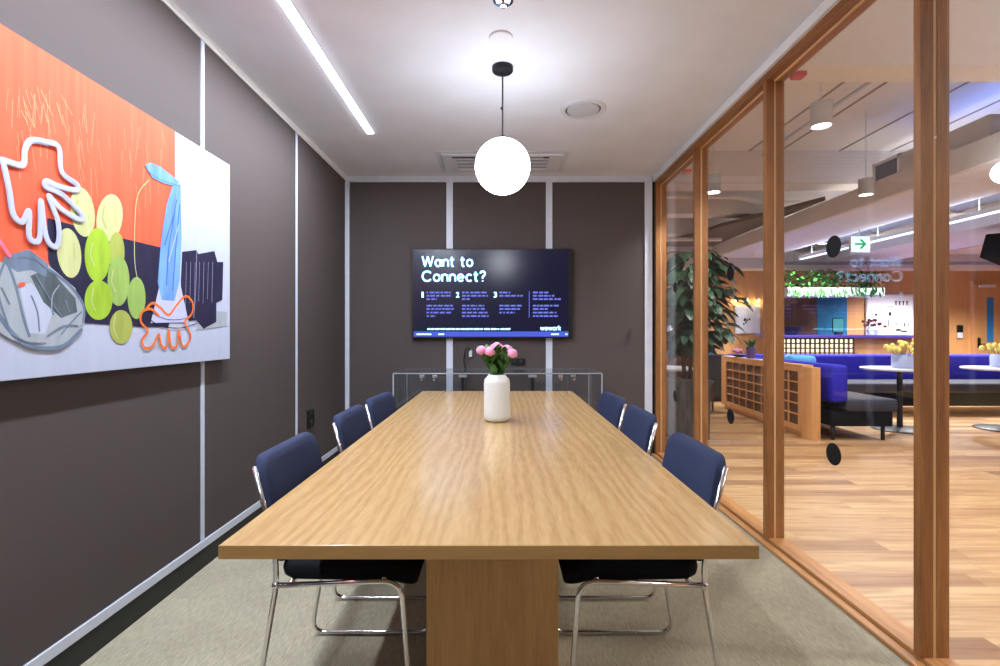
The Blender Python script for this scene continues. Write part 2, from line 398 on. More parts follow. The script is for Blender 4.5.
# ------------------------------------------------------------------ lounge shell
LZ = 3.4
struct('floor', bx(1.0, 12.2, -2.7, 9.8, -.08, -.002), 'planks')
lc = struct('ceiling', bx(1.0, 12.2, -2.7, 9.8, LZ, LZ+.1), 'beige_ceil')
for X in (2.4, 3.02, 3.4, 4.12, 4.75, 5.6, 6.4, 7.3, 8.2):
    link('ceiling_groove', bx(X, X+.024, 3.5, 6.1, LZ-.006, LZ+.001), 'groove', lc)
struct('wall_outside_meeting_room', bx(1.6, 1.66, YN-.1, YB+.2, 2.648, LZ), 'beam')
struct('wall_lounge_back', bx(1.0, 12.2, 9.6, 9.75, 0, LZ), 'wall_wood')
struct('wall_lounge_left', bx(.9, 1.0, 4.97, 9.8, 0, LZ), 'beam')
struct('wall_lounge_right', bx(12.1, 12.2, -2.7, 9.8, 0, LZ), 'wall_wood')
struct('wall_lounge_front', bx(1.0, 12.2, -2.8, -2.7, 0, LZ), 'beam')
def beam(name, bm, m='beam'): return struct(name, bm, m)
beam('trim_5', bx(1.66, 12.1, 3.17, 3.38, 2.88, LZ))
beam('trim_6', bx(1.0, 12.1, 6.1, 6.4, 3.0, LZ))
beam('trim_7', bx(1.0, 12.1, 7.3, 7.6, 2.92, LZ))
beam('trim_8', bx(1.0, 12.1, 8.5, 8.8, 2.86, LZ))
beam('trim_9', bx(1.0, 12.1, 9.2, 9.6, 2.36, LZ))
beam('trim_10', bx(3.9, 4.86, 2.2, 9.2, 2.55, 2.76, bev=.004), ['beam'])
link('soffit_underside', bx(3.93, 4.85, 2.25, 9.15, 2.543, 2.552), 'soffit_white', bpy.data.objects['trim_10'])
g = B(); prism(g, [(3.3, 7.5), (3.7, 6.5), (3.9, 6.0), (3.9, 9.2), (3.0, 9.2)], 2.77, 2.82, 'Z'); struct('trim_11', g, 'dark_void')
g = B(); box(g, 6.0, 7.2, 3.4, 9.2, 2.50, 2.68, bev=.004); struct('trim_12', g, 'soffit_white')
g = B(); box(g, 8.0, 9.4, 3.4, 9.2, 2.62, 2.8, bev=.004); struct('trim_13', g, 'beam')

# ducts on the lounge ceiling
t = thing('air_duct', 'grey metal duct hung under lounge ceiling between the two pale soffits', 'duct', (5.48, 6, 2.80))
g = B(); tube(g, [(0, -3, 0), (0, 3.1, 0)], .17, 20); link('duct_run', g, 'duct', t)
for y in (-2.6, -1.3, 0, 1.3, 2.6): link('joint_band', tube(B(), [(0, y-.02, 0), (0, y+.02, 0)], .182, 20), 'steel', t)
for y in (-2.4, 0, 2.4): link('hanger', tube(B(), [(0, y, .15), (0, y, .54)], .006, 6), 'steel', t)
t = thing('air_handling_box', 'beige air handling box with white framed grille on top of the soffit', 'vent box', (4.25, 4.7, 2.76))
link('casing', bx(-.24, .24, -.6, .66, 0, .22, bev=.006), 'beam', t)
g = B()
for a in ((.30, .66, .0, .028), (.30, .66, .192, .22), (.30, .33, 0, .22), (.63, .66, 0, .22)): box(g, -.262, -.24, a[0], a[1], a[2], a[3])
link('grille_frame', g, 'trimw', t)
g = B(); box(g, -.25, -.24, .355, .645, .015, .205)
for k in range(9): box(g, -.258, -.248, .36, .64, .024+k*.02, .030+k*.02)
link('grille', g, 'duct', t)

# ------------------------------------------------------------------ room ceiling fittings
t = thing('linear_ceiling_light', 'long thin white LED line light recessed in the ceiling', 'ceiling light', (-.985, 0, 2.70))
link('light_frame', bx(-.031, .031, -.66, 3.79, -.004, 0), 'white', t)
link('diffuser', bx(-.025, .025, -.655, 3.785, -.009, -.003), 'strip', t)
t = thing('globe_pendant', 'glowing white glass globe pendant on a black rod over the table', 'pendant lamp', (.012, 2.85, 2.70))
link('canopy', lathe(B(), [(0, -.034), (.02, -.034), (.055, -.028), (.060, -.022), (.060, 0), (0, 0)], seg=32), 'black', t, True)
g = tube(B(), [(0, 0, -.03), (0, 0, -.405)], .0045, 8); link('rod', g, 'black', t, True)
g = sphere(B(), (-.004, 0, -.235), .009, 12, 8); link('rod_joint', g, 'black', t, True)
link('globe_cap', lathe(B(), [(0, -.392), (.012, -.392), (.035, -.405), (.038, -.418), (0, -.418)], seg=24), 'black', t, True)
link('globe', sphere(B(), (0, 0, -.567), .157, 32, 20), 'globe', t, True)
t = thing('sprinkler_head', 'chrome fire sprinkler head in white cup at top of the picture', 'sprinkler', (.012, 2.27, 2.70))
link('rosette', lathe(B(), [(0, -.006), (.03, -.014), (.046, -.008), (.048, 0), (0, 0)]), 'chrome', t, True)
g = lathe(B(), [(0, -.035), (.014, -.034), (.016, -.03), (.006, -.027), (.007, -.01), (0, -.006)]); link('nozzle', g, 'chrome', t, True)
o = link('ceiling_sensor', lathe(B(), [(0, -.012), (.045, -.012), (.058, -.008), (.062, 0), (0, 0)], c=(.003, 2.56, 2.70), seg=40), 'ceil', None, True)
tag(o, 'plain round white sensor disc on the ceiling between sprinkler and pendant', 'sensor')
t = thing('ceiling_speaker', 'round white ceiling speaker with dark ring to the right of the globe', 'speaker', (.56, 3.39, 2.70))
link('outer_ring', lathe(B(), [(.118, -.001), (.122, -.010), (.148, -.008), (.155, 0), (.118, 0)], seg=48), 'white', t, True)
link('shadow_gap', lathe(B(), [(.0, -.002), (.122, -.002), (.122, 0), (0, 0)], seg=48), 'black', t)
link('cover_disc', lathe(B(), [(0, -.011), (.104, -.010), (.108, -.006), (.108, 0), (0, 0)], seg=48), 'offwhite', t, True)
t = thing('ceiling_air_conditioner', 'white four slot air conditioner cassette in ceiling by the back wall', 'air conditioner', (.015, 4.435, 2.70))
g = B(); prism(g, [(-.565, -.265), (.565, -.265), (.565, .265), (-.565, .265)], -.006, 0)
box(g, -.52, .52, -.225, .225, -.024, -.004, bev=.008); link('face_panel', g, 'white', t)
g = B(); box(g, -.43, -.16, -.19, -.16, -.0255, -.02); box(g, .35, .40, -.195, -.16, -.0255, -.02); box(g, -.16, .35, -.183, -.173, -.0255, -.02)
link('air_slot', g, 'black', t)
g = B()
for k in range(3): box(g, -.40, .40, -.11+k*.085, -.09+k*.085, -.028, -.022, bev=.002)
link('louvre', g, 'duct', t)
g = box(B(), -.40, .40, .13, .195, -.032, -.022, bev=.003); link('flap', g, 'white', t)

# ------------------------------------------------------------------ painting
PXF = -1.462
def pp(x, y):  # measured picture position -> (Y, z) on the canvas plane
    Y = -PXF*500/(500.5-x); return (Y, 1.19+(332-y)/500*Y)
t = thing('canvas_painting', 'large unframed still life painting in orange, navy and white on left wall', 'painting', (-1.5, 1.9, 1.045))
CY0, CY1, CZ0, CZ1 = 1.02, 2.702, 1.045, 2.092
OFF = Vector((-1.5, 1.9, 1.045))
g = box(B(), .010, .038, CY0-1.9, CY1-1.9, 0, CZ1-CZ0, bev=.002, seg=1); 
ART = {}
art_mats = []
def am(key, rgb, noise=.08, stretch=(1, 1, .2), ns=25):
    M['art_'+key] = mat('paint_'+key, rgb, .7, noise=noise, nscale=ns, stretch=stretch, spec=.2); art_mats.append('art_'+key); ART[key] = len(art_mats)-1
am('white', (190, 197, 220), .004)
am('orange', (234, 100, 70), .12, (1, 9, .35), 6)
am('navy', (42, 38, 66), .2)
am('pale', (200, 204, 146), .12)
am('lime', (160, 196, 56), .14)
am('green', (152, 184, 96), .14)
am('olive', (168, 178, 88), .12)
am('sky', (112, 158, 226), .25, (1, 3, .4), 12)
am('skydeep', (64, 104, 200), .2)
am('grey', (168, 176, 186), .1)
am('slate', (112, 128, 150), .2)
am('darkgrey', (92, 102, 108), .25)
am('strokeorange', (244, 120, 50), .1)
am('cream', (246, 178, 134), .05)
am('lilac', (196, 200, 240), .05)
am('pinkish', (246, 120, 150), .05)
link('canvas', g, 'art_white', t)
ga = B()
_layer = [0]
def clipy(p): return (max(CY0+.001, min(CY1-.001, p[0])), max(CZ0+.001, min(CZ1-.001, p[1])))
def apoly(pts, key, pix=True):
    _layer[0] += 2e-5; x = .0383+_layer[0]
    q = [clipy(pp(*p) if pix else p) for p in pts]
    vs = [ga.verts.new((x, a-1.9, b-1.045)) for a, b in q]
    try: f = ga.faces.new(vs); f.material_index = ART[key]
    except ValueError: return
def aell(cx, cy, rx, ry, key, rot=0):
    apoly([(cx+rx*math.cos(a)*math.cos(rot)-ry*math.sin(a)*math.sin(rot), cy+rx*math.cos(a)*math.sin(rot)+ry*math.sin(a)*math.cos(rot)) for a in [2*PI*k/28 for k in range(28)]], key)
def smooth2(pts, n=4):
    out = []
    for i in range(len(pts)-1):
        p0 = pts[max(i-1, 0)]; p1 = pts[i]; p2 = pts[i+1]; p3 = pts[min(i+2, len(pts)-1)]
        for k in range(n):
            s = k/n
            out.append(tuple(.5*((2*p1[j])+(-p0[j]+p2[j])*s+(2*p0[j]-5*p1[j]+4*p2[j]-p3[j])*s*s+(-p0[j]+3*p1[j]-3*p2[j]+p3[j])*s**3) for j in (0, 1)))
    out.append(pts[-1]); return out
def stroke(pts, wpx, key):
    _layer[0] += 2e-5; x = .0383+_layer[0]
    q = [Vector(pp(*p)) for p in smooth2(pts)]; n = len(q)
    wv = wpx/330*.5; P3 = lambda v: (x, clipy(v)[0]-1.9, clipy(v)[1]-1.045)
    for i, p in enumerate(q):
        if i+1 < n and (q[i+1]-p).length > 1e-6:
            d = (q[i+1]-p).normalized(); nn = Vector((-d.y, d.x))*wv
            if len(pts) > 2: _layer[0] += 4e-6; x = .0383+_layer[0]
            try: ga.faces.new([ga.verts.new(P3(v)) for v in (p+nn, p-nn, q[i+1]-nn, q[i+1]+nn)]).material_index = ART[key]
            except ValueError: pass
        if wpx > 1.5:
            _layer[0] += 4e-6; x = .0383+_layer[0]
            ga.faces.new([ga.verts.new(P3(p+Vector((math.cos(k*PI/4), math.sin(k*PI/4)))*wv*.99)) for k in range(8)]).material_index = ART[key]
yo = pp(175, 133)[0]
zo = pp(175, 251)[1]
apoly([(CY0, CZ1), (yo, CZ1), (yo, zo), pp(121, 240), pp(60, 275), pp(22, 292), pp(0, 272), (CY0, 1.38)], 'orange', False)
for k in range(60):                                        # pale scratched strokes in the orange
    x0 = random.uniform(8, 165); y0 = random.uniform(75+x0*.3, 150+x0*.25)
    stroke([(x0, y0), (x0+random.uniform(-3, 5), y0+random.uniform(14, 34))], random.uniform(.25, .5), 'cream')
for k in range(14):
    x0 = random.uniform(18, 62); y0 = random.uniform(88, 120)
    stroke([(x0, y0), (x0+random.uniform(4, 12), y0+random.uniform(14, 30))], random.uniform(.35, .8), 'cream')
apoly([(47, 218), (121, 238), (175, 251), (175, 300), (168, 327), (144, 327), (85, 323), (60, 300), (48, 260)], 'navy')
apoly([(196, 330), (226, 326), (227, 312), (205, 310)], 'grey')
apoly([(180, 252), (196, 250), (198, 254), (214, 251), (217, 262), (223, 262), (222, 300), (216, 303), (216, 322), (203, 329), (196, 320), (181, 322)], 'navy')
for k in range(7): stroke([(186+k*4.4, 262), (185+k*4.4, 305+random.uniform(-6, 8))], .5, 'lilac')
aell(82, 212, 12, 25, 'pale', -.15); aell(109, 218, 13, 24, 'pale', .12); aell(68.5, 253, 12, 25, 'pale', -.12)
aell(116, 252, 8, 20, 'olive'); aell(118, 281, 11, 25, 'green'); aell(97, 255, 13, 27, 'lime'); aell(98, 300, 14, 20, 'lime')
aell(136, 298, 9, 21, 'green'); aell(120.5, 327, 11.5, 17, 'olive')
for cx, cy in ((82, 212), (109, 218), (97, 255), (98, 300), (118, 281), (68, 253), (120, 327)):
    stroke([(cx-5, cy-12), (cx-7, cy), (cx-3, cy+11)], 1.4, 'pale' if cy > 240 else 'olive')
    stroke([(cx+5, cy-10), (cx+6, cy+8)], .8, 'olive')
apoly([(172, 186), (180, 184), (182, 240), (180, 285), (188, 322), (150, 323), (159, 285), (161, 240), (166, 205)], 'lilac')
apoly([(172, 186), (180, 184), (181, 240), (179, 280), (174, 301), (161, 300), (157, 282), (161, 235), (166, 205)], 'sky')
for a in (((176, 200), (168, 250), (166, 285)), ((179, 205), (175, 250), (172, 290)), ((173, 215), (164, 245))): stroke(a, 2.2, 'skydeep')
stroke([(178, 225), (168, 262)], 1.2, 'art' if 0 else 'lilac')
apoly([(144, 165), (150, 162.5), (160, 167), (179, 182), (176, 186), (165, 184), (152, 178)], 'sky')
stroke([(146, 170), (158, 179), (179, 186)], .9, 'skydeep')
stroke([(148, 180), (137, 195), (134, 225), (134, 262), (137, 280)], 1.2, 'pale'); stroke([(181, 190), (192, 208), (196, 235), (195, 290), (193, 318)], .7, 'lilac')
stroke([(147, 318), (160, 326), (180, 328), (197, 323)], 1.4, 'navy'); stroke([(150, 312), (165, 319), (182, 319), (196, 312)], .8, 'navy')
bf = [(146, 308), (152, 303), (160, 308), (168, 315), (176, 305), (185, 296), (192, 303), (191, 314), (184, 322), (190, 335), (186, 345), (181, 345), (178, 330), (176, 346), (170, 346), (168, 330), (166, 347), (160, 345), (158, 334), (152, 346), (144, 348), (141, 340), (147, 331), (140, 322), (141, 312), (150, 309), (158, 316)]
stroke(bf, 3.6, 'strokeorange')
# grey bowl, lower left
apoly([(-20, 262), (0, 262), (5, 258), (27, 251), (47, 265), (74, 288), (84, 313), (79, 329), (61, 347), (29, 348), (7, 338), (-20, 320)], 'grey')
apoly([(18, 285), (30, 283), (52, 310), (44, 334), (28, 333), (22, 305)], 'white')
apoly([(29, 276), (47, 268), (74, 298), (76, 312), (60, 318), (42, 302)], 'darkgrey')
apoly([(0, 262), (8, 255), (27, 249), (47, 264), (45, 277), (30, 270), (16, 272)], 'slate')
for a, wd in (([(4, 258), (14, 285), (22, 318), (28, 336)], 3), ([(-12, 300), (2, 322), (20, 342), (40, 348), (62, 346), (80, 330)], 4.5), ([(30, 296), (36, 312), (38, 331)], 1.8),
              ([(48, 270), (68, 285), (82, 305), (82, 322)], 3.4), ([(20, 255), (36, 260)], 2.4), ([(56, 288), (50, 300), (52, 315)], 1.4), ([(0, 288), (8, 304)], 1.6), ([(64, 300), (68, 312)], 1.6), ([(60, 334), (72, 320), (80, 312)], 1.8), ([(2, 264), (-4, 290), (8, 330)], 2), ([(14, 258), (30, 256), (44, 268)], 1.6), ([(34, 275), (52, 305), (60, 316)], 1.6), ([(46, 336), (62, 326), (76, 326)], 2), ([(10, 334), (26, 342), (44, 343)], 1.4)):
    stroke(a, wd, 'slate')
stroke([(58, 285), (51, 295), (50, 312)], .8, 'white')
stroke([(-6, 235), (8, 256)], 3.5, 'pinkish'); stroke([(18, 285), (22, 284)], 4, 'orange')
hand = [(0, 160), (4, 161), (21, 165), (23, 150), (29, 140.5), (43, 142), (57, 147), (60, 172), (76, 185), (73, 190), (56, 186), (45, 181), (44, 187), (61, 195), (81, 216), (76, 219), (58, 208), (47, 196), (56, 221), (57, 240), (53, 247), (46, 241), (42, 226), (39, 201), (38, 235), (34, 242), (27, 236), (27, 211), (20, 222), (11, 214), (7, 190), (2, 167), (0, 160)]
stroke(hand, 6.4, 'lilac'); stroke(hand, 4.6, 'white'); 
stroke([(30, 141), (43, 142.5), (56, 147)], 1.2, 'lilac'); stroke([(45, 184), (62, 194), (80, 215)], 1.3, 'lilac'); stroke([(61, 172), (76, 185)], 1.2, 'lilac')
o = flat('artwork', ga, art_mats, t)

# ------------------------------------------------------------------ television
TVY = 4.79
t = thing('wall_television', 'wide black wall mounted television showing a navy slide with white heading', 'television', (-.08, TVY, 1.56))
link('casing', bx(-.772, .772, 0, .045, -.43, .43, bev=.004), 'black', t)
link('wall_mount', bx(-.3, .3, .045, .062, -.2, .2), 'steel', t)
sb = B()
SC = 104.55
def tvp(cx, cy): return ((410+cx/6.06-500.5)/SC+.08, 1.19-(245+cy/6.06-332)/SC-1.56)
def quad(bm, cx0, cx1, cy0, cy1, mi, d):
    a = tvp(cx0, cy1); b = tvp(cx1, cy0)
    f = bm.faces.new([bm.verts.new((x, -d, z)) for x, z in ((a[0], a[1]), (b[0], a[1]), (b[0], b[1]), (a[0], b[1]))]); f.material_index = mi
quad(sb, 20, 962, 28, 556, 0, .001)
quad(sb, 22, 960, 524, 555, 3, .0014)
def arc(cx, cy, r, a0, a1, ry=None, n=18):
    ry = ry or r
    return [(cx+r*math.cos(math.radians(a0+(a1-a0)*k/n)), cy+ry*math.sin(math.radians(a0+(a1-a0)*k/n))) for k in range(n+1)]
GL = {'W': (1.12, [[(0, .96), (.28, .04), (.56, .96), (.84, .04), (1.12, .96)]]),
      'a': (.60, [arc(.28, .34, .27, 0, 360, .31), [(.56, .66), (.56, .04)]]),
      'n': (.52, [[(.0, .66), (0, .04)], [(0, .36)]+arc(.26, .38, .26, 180, 0, .28)+[(.52, .04)]]),
      't': (.38, [[(.14, .90), (.14, .2)]+arc(.28, .18, .14, 180, 290, .14), [(-.02, .66), (.36, .66)]]),
      'o': (.60, [arc(.30, .35, .29, 0, 360, .31)]), 'C': (.86, [arc(.46, .50, .45, 42, 318, .46)]),
      'e': (.60, [[(.02, .37), (.57, .37)]+arc(.30, .35, .28, 4, 315, .31)]), 'c': (.54, [arc(.30, .35, .28, 48, 312, .31)]),
      '?': (.46, [arc(.22, .74, .22, 170, -60, .22)+[(.22, .42), (.22, .30)], [(.22, .03), (.22, .08)]]),
      'w': (.84, [[(0, .66), (.21, .04), (.42, .66), (.63, .04), (.84, .66)]]), 'r': (.32, [[(0, .66), (0, .04)], [(0, .36)]+arc(.24, .40, .24, 180, 75, .26)]),
      'k': (.48, [[(0, .98), (0, .04)], [(.44, .66), (.03, .32), (.46, .04)]]), ' ': (.26, [])}
def lettering(s_, cx0, cx1, cy0, cy1, mi, wd=.155, d=.0018):
    a = tvp(cx0, cy1); b = tvp(cx1, cy0); x = 0; runs = []
    for ch in s_:
        adv, st = GL[ch]
        for l in st: runs.append([(x+p[0], p[1]) for p in l])
        x += adv+.23
    W_ = x-.23; fx = (b[0]-a[0])/(W_+wd); fz = (b[1]-a[1])/(1.0+wd*.5)
    for l in runs:
        P = [Vector((a[0]+(p[0]+wd/2)*fx, a[1]+(p[1]+wd*.25)*fz)) for p in l]; hw = wd*(fx+fz)/4
        for i in range(len(P)-1):
            e = (P[i+1]-P[i])
            if e.length < 1e-6: continue
            n = Vector((-e.y, e.x)).normalized()*hw; ex = e.normalized()*hw*.25
            q = (P[i]-ex+n, P[i]-ex-n, P[i+1]+ex-n, P[i+1]+ex+n)
            f = sb.faces.new([sb.verts.new((v.x, -d, v.y)) for v in q]); f.material_index = mi
def tvtext(s, cx0, cx1, cy0, cy1, mi=1, bold=.02):
    a = tvp(cx0, cy1); b = tvp(cx1, cy0)
    text_into(sb, s, a[0], b[0], a[1], b[1], lambda u, v: (u, -.0018, v), mi, bold)
lettering('Want to', 70, 383, 64, 133, 1); lettering('Connect?', 70, 460, 154, 223, 1)
tvtext('1', 70, 82, 284, 318); tvtext('2', 279, 298, 284, 318); tvtext('3', 507, 527, 284, 318)
lettering('wework', 790, 916, 488, 518, 1, .2)
rows = [(100, 248, 288), (100, 250, 308), (100, 163, 328), (100, 262, 368), (100, 265, 388), (100, 258, 410), (100, 155, 431),
        (315, 470, 288), (315, 478, 308), (315, 367, 328), (315, 455, 368), (315, 465, 388), (315, 475, 410), (315, 480, 431),
        (542, 610, 288), (542, 685, 308), (542, 685, 368), (542, 670, 388), (542, 640, 410),
        (745, 840, 288), (745, 876, 308), (745, 920, 328), (745, 908, 368), (745, 838, 388), (745, 893, 410), (745, 908, 431), (105, 610, 510)]
for a, b, y in rows:
    x = a
    while x < b-4:
        ln = random.uniform(14, 38); e = min(b, x+ln)
        for k in range(int((e-x)/5)): quad(sb, x+k*5, x+k*5+3.9, y-4.5-(k % 3), y+4.5, 2 if y != 510 else 1, .0017)
        x = e+4
quad(sb, 721, 724, 280, 440, 2, .0017)
for a, b in ((40, 130), (172, 206), (856, 900), (943, 950)):
    x = a
    while x < b: quad(sb, x, x+4, 537, 545, 1, .0018); x += 6
flat('screen', sb, ['scr_bg', 'scr_text', 'scr_small', 'scr_bar'], t)

# wall plates, cable
t = thing('wall_charger', 'small charger with loose black cable on the wall under the television', 'charger', (-.29, 4.82, .98))
link('plug', bx(-.016, .016, 0, .03, -.03, .035, bev=.004), 'white', t)
link('cable', tube(B(), fillet([(-.01, 0, .03), (-.02, -.03, .07), (-.05, -.03, .02), (-.065, -.02, -.08), (-.04, 0, -.16)], .05, 6), .006, 8), 'black', t)
o = thing('wall_socket', 'black wall socket plate under the television, right of the vase', 'socket', (.17, 4.838, .90))
link('plate', bx(-.07, .07, 0, .012, -.035, .035, bev=.003), 'black', o)
for x in (-.035, .035): link('socket_face', lathe(B(), [(0, .004), (.02, .004), (.022, 0), (0, 0)], seg=20), 'black_base', o).matrix_local = Matrix.Translation((x, 0, 0)) @ Matrix.Rotation(PI/2, 4, 'X')
o = thing('wall_socket', 'black double wall socket plate low on the left wall', 'socket', (-1.498, 3.93, .51))
link('plate', bx(-.002, .014, -.06, .06, -.07, .07, bev=.003), 'black', o)
for z in (-.033, .033): link('socket_face', lathe(B(), [(0, .004), (.024, .004), (.026, 0), (0, 0)], seg=20), 'black_base', o).matrix_local = Matrix.Translation((.014, 0, z)) @ Matrix.Rotation(PI/2, 4, 'Y')

# ------------------------------------------------------------------ meeting table
TX = -.025
t = thing('meeting_table', 'long light oak meeting table on solid pedestals', 'table', (TX, 2.435, 0))
link('tabletop', box(B(), -.57, .57, 1.055-2.435, 3.815-2.435, .711, .740, bev=.0015, seg=1), 'oak', t)
g = B(); box(g, -.57, .57, 1.0538-2.435, 1.0552-2.435, .711, .7392); link('edge_band', g, 'oak_edge', t)
for a, b in ((1.55, 2.0), (2.9, 3.35)):
    link('pedestal', bx(-.205, .205, a-2.435, b-2.435, 0, .711, bev=.002, seg=1), 'oak_leg', t)

# ------------------------------------------------------------------ chairs
def sheet(bm, prof, y0, y1, th, nrm_up, ny=8, corner=.05):
    """padded panel: profile of (x,z) points swept across y with rounded corners and thickness"""
def rounded_pad(bm, W, H, T, r, curve=0, seg=6, mi=0):
    """pad in local u (width, y) v (height) with thickness; returns verts list of (u, v, w)"""
    out = []
    pts = []
    for cx, cy, a0 in ((W/2-r, H/2-r, 0), (-W/2+r, H/2-r, PI/2), (-W/2+r, -H/2+r, PI), (W/2-r, -H/2+r, 3*PI/2)):
        for k in range(seg+1):
            a = a0+PI/2*k/seg; pts.append((cx+r*math.cos(a), cy+r*math.sin(a)))
    return pts
def pad(W, H, T, r, bulge=.012, place=None, mi=0):
    """soft rectangular cushion: rings from rim to middle on both sides"""
    bm = B(); out = rounded_pad(None, W, H, T, r); n = len(out)
    steps = [(1.0, 0), (.985, .32), (.95, .47), (.8, .55), (.5, .62), (.15, .64)]
    def ring(s, w): return [bm.verts.new(place(u*s if abs(u) else 0, v*s, w)) for u, v in out]
    rings = [ring(s, w*T) for s, w in reversed(steps[1:])]+[ring(1, 0)]+[ring(s, -w*T) for s, w in steps[1:]]
    for a, b in zip(rings, rings[1:]):
        for k in range(n):
            f = bm.faces.new((a[k], a[(k+1) % n], b[(k+1) % n], b[k])); f.smooth = True
    bm.faces.new(rings[0]); bm.faces.new(rings[-1][::-1]); return bm
CHW = .235
def make_chair():
    # local: sits facing -x... the seat points to +x (towards the table), y is the width
    t = thing('conference_chair', '', 'chair')
    for s in (-1, 1):
        y = s*CHW
        p = [(.245, y, .452), (.465, y, .452), (.475, y, .0125), (.02, y, .0125), (.085, y, .452), (.085, y, .50), (.0, y*.97, .80-.025)]
        # loop: seat rail, front leg, floor bar, rear leg
        g = tube(B(), fillet([(.072, y, .432), (.455, y, .446), (.488, y, .0105), (.01, y, .0105), (.083, y, .44), (.074, y*.975, .55), (.010, y*.955, .785)], .06, 6), .0080, 10)
        sf = link('side_frame', g, 'chrome', t)
        g = B(); sphere(g, (.080, y, .432), .012, 12, 8); link('weld_joint', g, 'chrome', sf)
    for x, z in ((.12, .434), (.40, .442)): link('cross_bar', tube(B(), [(x, -CHW, z), (x, CHW, z)], .008, 8), 'chrome', t)
    def ps(u, v, w):
        return (.285+v, u, .464+w - (0 if v < .10 else (v-.10)**2*3.4))
    link('seat', pad(.44, .42, .054, .06, place=ps), 'black_matte', t, True)
    def pb(u, v, w):
        z = .645+v; k = (v+.15)/.3; x = .075-.062*k; wide = 1 - .05*max(0, k-.4)
        return (x - .018*(1-(u/.22)**2)+w*.97+.006, u*wide, z)
    link('backrest', pad(.45, .33, .044, .055, place=pb), 'navy', t, True)
    return t
ch0 = make_chair()
spots = [(-.752, 1.73, 0, 'nearest on the left side'), (-.755, 2.455, 0, 'middle one on the left side'), (-.745, 3.02, -.08, 'farthest on the left side'),
         (.690, 1.73, PI, 'nearest on the right side'), (.705, 2.455, PI, 'middle one on the right side'), (.70, 3.04, PI+.06, 'farthest on the right side')]
for i, (x, y, a, s) in enumerate(spots):
    c = ch0 if i == 0 else dup(ch0)
    c.location = (x, y, 0); c.rotation_euler = (0, 0, a)
    c['label'] = 'navy chair with chrome sled frame, %s of the oak table' % s; c['group'] = 'navy chairs around the meeting table'

# ------------------------------------------------------------------ vase of pink flowers
t = thing('flower_vase', 'cream ceramic vase of pink flowers on the meeting table', 'vase', (-.018, 2.53, .7405))
prof = [(0, 0), (.05, 0), (.058, .006), (.0655, .016), (.066, .03), (.066, .19), (.062, .212), (.048, .226), (.044, .235), (.038, .235), (.04, .222), (.055, .20), (.058, .03), (0, .02)]
link('vessel', lathe(B(), prof, seg=48), 'vase', t, True)
heads = [(-.078, -.01, .362), (-.032, -.045, .358), (.010, .02, .372), (.050, .01, .366), (.076, -.04, .348), (-.025, .05, .366), (.062, .055, .356), (.0, -.01, .38)]
gs = B(); gl = B()
def leaf(bm, base, d, ln, wd, droop=.4, n=5, mi=0, twist=None):
    d = Vector(d).normalized(); side = d.cross(Vector((0, 0, 1)))
    if side.length < .05: side = Vector((1, 0, 0))
    side.normalize()
    if twist: side = (Matrix.Rotation(twist, 3, d) @ side)
    p = Vector(base); rows = []
    for k in range(n+1):
        s = k/n; wv = wd*math.sin(PI*min(1, s*.92+.08))**.8 if s < 1 else 0
        up = side.cross(d).normalized()
        rows.append((bm.verts.new(p+side*wv-up*wv*.0), bm.verts.new(p-up*wv*.25*-1*0+Vector((0, 0, -wv*.22))), bm.verts.new(p-side*wv)))
        p = p+d*ln/n; d = (d+Vector((0, 0, -droop/n))).normalized()
    for a, b in zip(rows, rows[1:]):
        for i in (0, 1):
            f = bm.faces.new((a[i], a[i+1], b[i+1], b[i])); f.smooth = True; f.material_index = mi
def bloom(bm, c, r):
    c = Vector(c)
    sphere(bm, c, r*.62, 12, 8)
    for ring, n, el in ((0, 6, .1), (1, 6, .55), (2, 5, 1.0)):
        for k in range(n):
            a = 2*PI*(k+ring*.5)/n; d = Vector((math.cos(a)*math.cos(el), math.sin(a)*math.cos(el), math.sin(el)))
            t2 = bmesh.new(); bmesh.ops.create_uvsphere(t2, u_segments=8, v_segments=6, radius=r*.52)
            bmesh.ops.scale(t2, vec=(.55, 1, 1), verts=t2.verts)
            rot = d.to_track_quat('X', 'Z').to_matrix().to_4x4()
            bmesh.ops.transform(t2, matrix=Matrix.Translation(c+d*r*.52) @ rot, verts=t2.verts)
            for f in t2.faces: f.smooth = True
            merge(bm, t2, 0)
for h in heads:
    b0 = Vector((h[0]*.25, h[1]*.25, .20)); tube(gs, [b0, Vector(h)*.5+b0*.5+Vector((0, 0, .01)), Vector(h)], .003, 6)
    for k in range(8):
        s = random.uniform(.15, .8); p = b0.lerp(Vector(h), s); a = random.uniform(0, 2*PI)
        leaf(gl, p, (math.cos(a)*.6, math.sin(a)*.6, 1.1), random.uniform(.06, .10), random.uniform(.012, .02), .6)
link('stems', gs, 'leaf', t); link('leaves', gl, 'leaf', t)
for h in heads:
    g = B(); bloom(g, (h[0], h[1], h[2]-.008), .033); link('flower_head', g, 'pink', t, True)

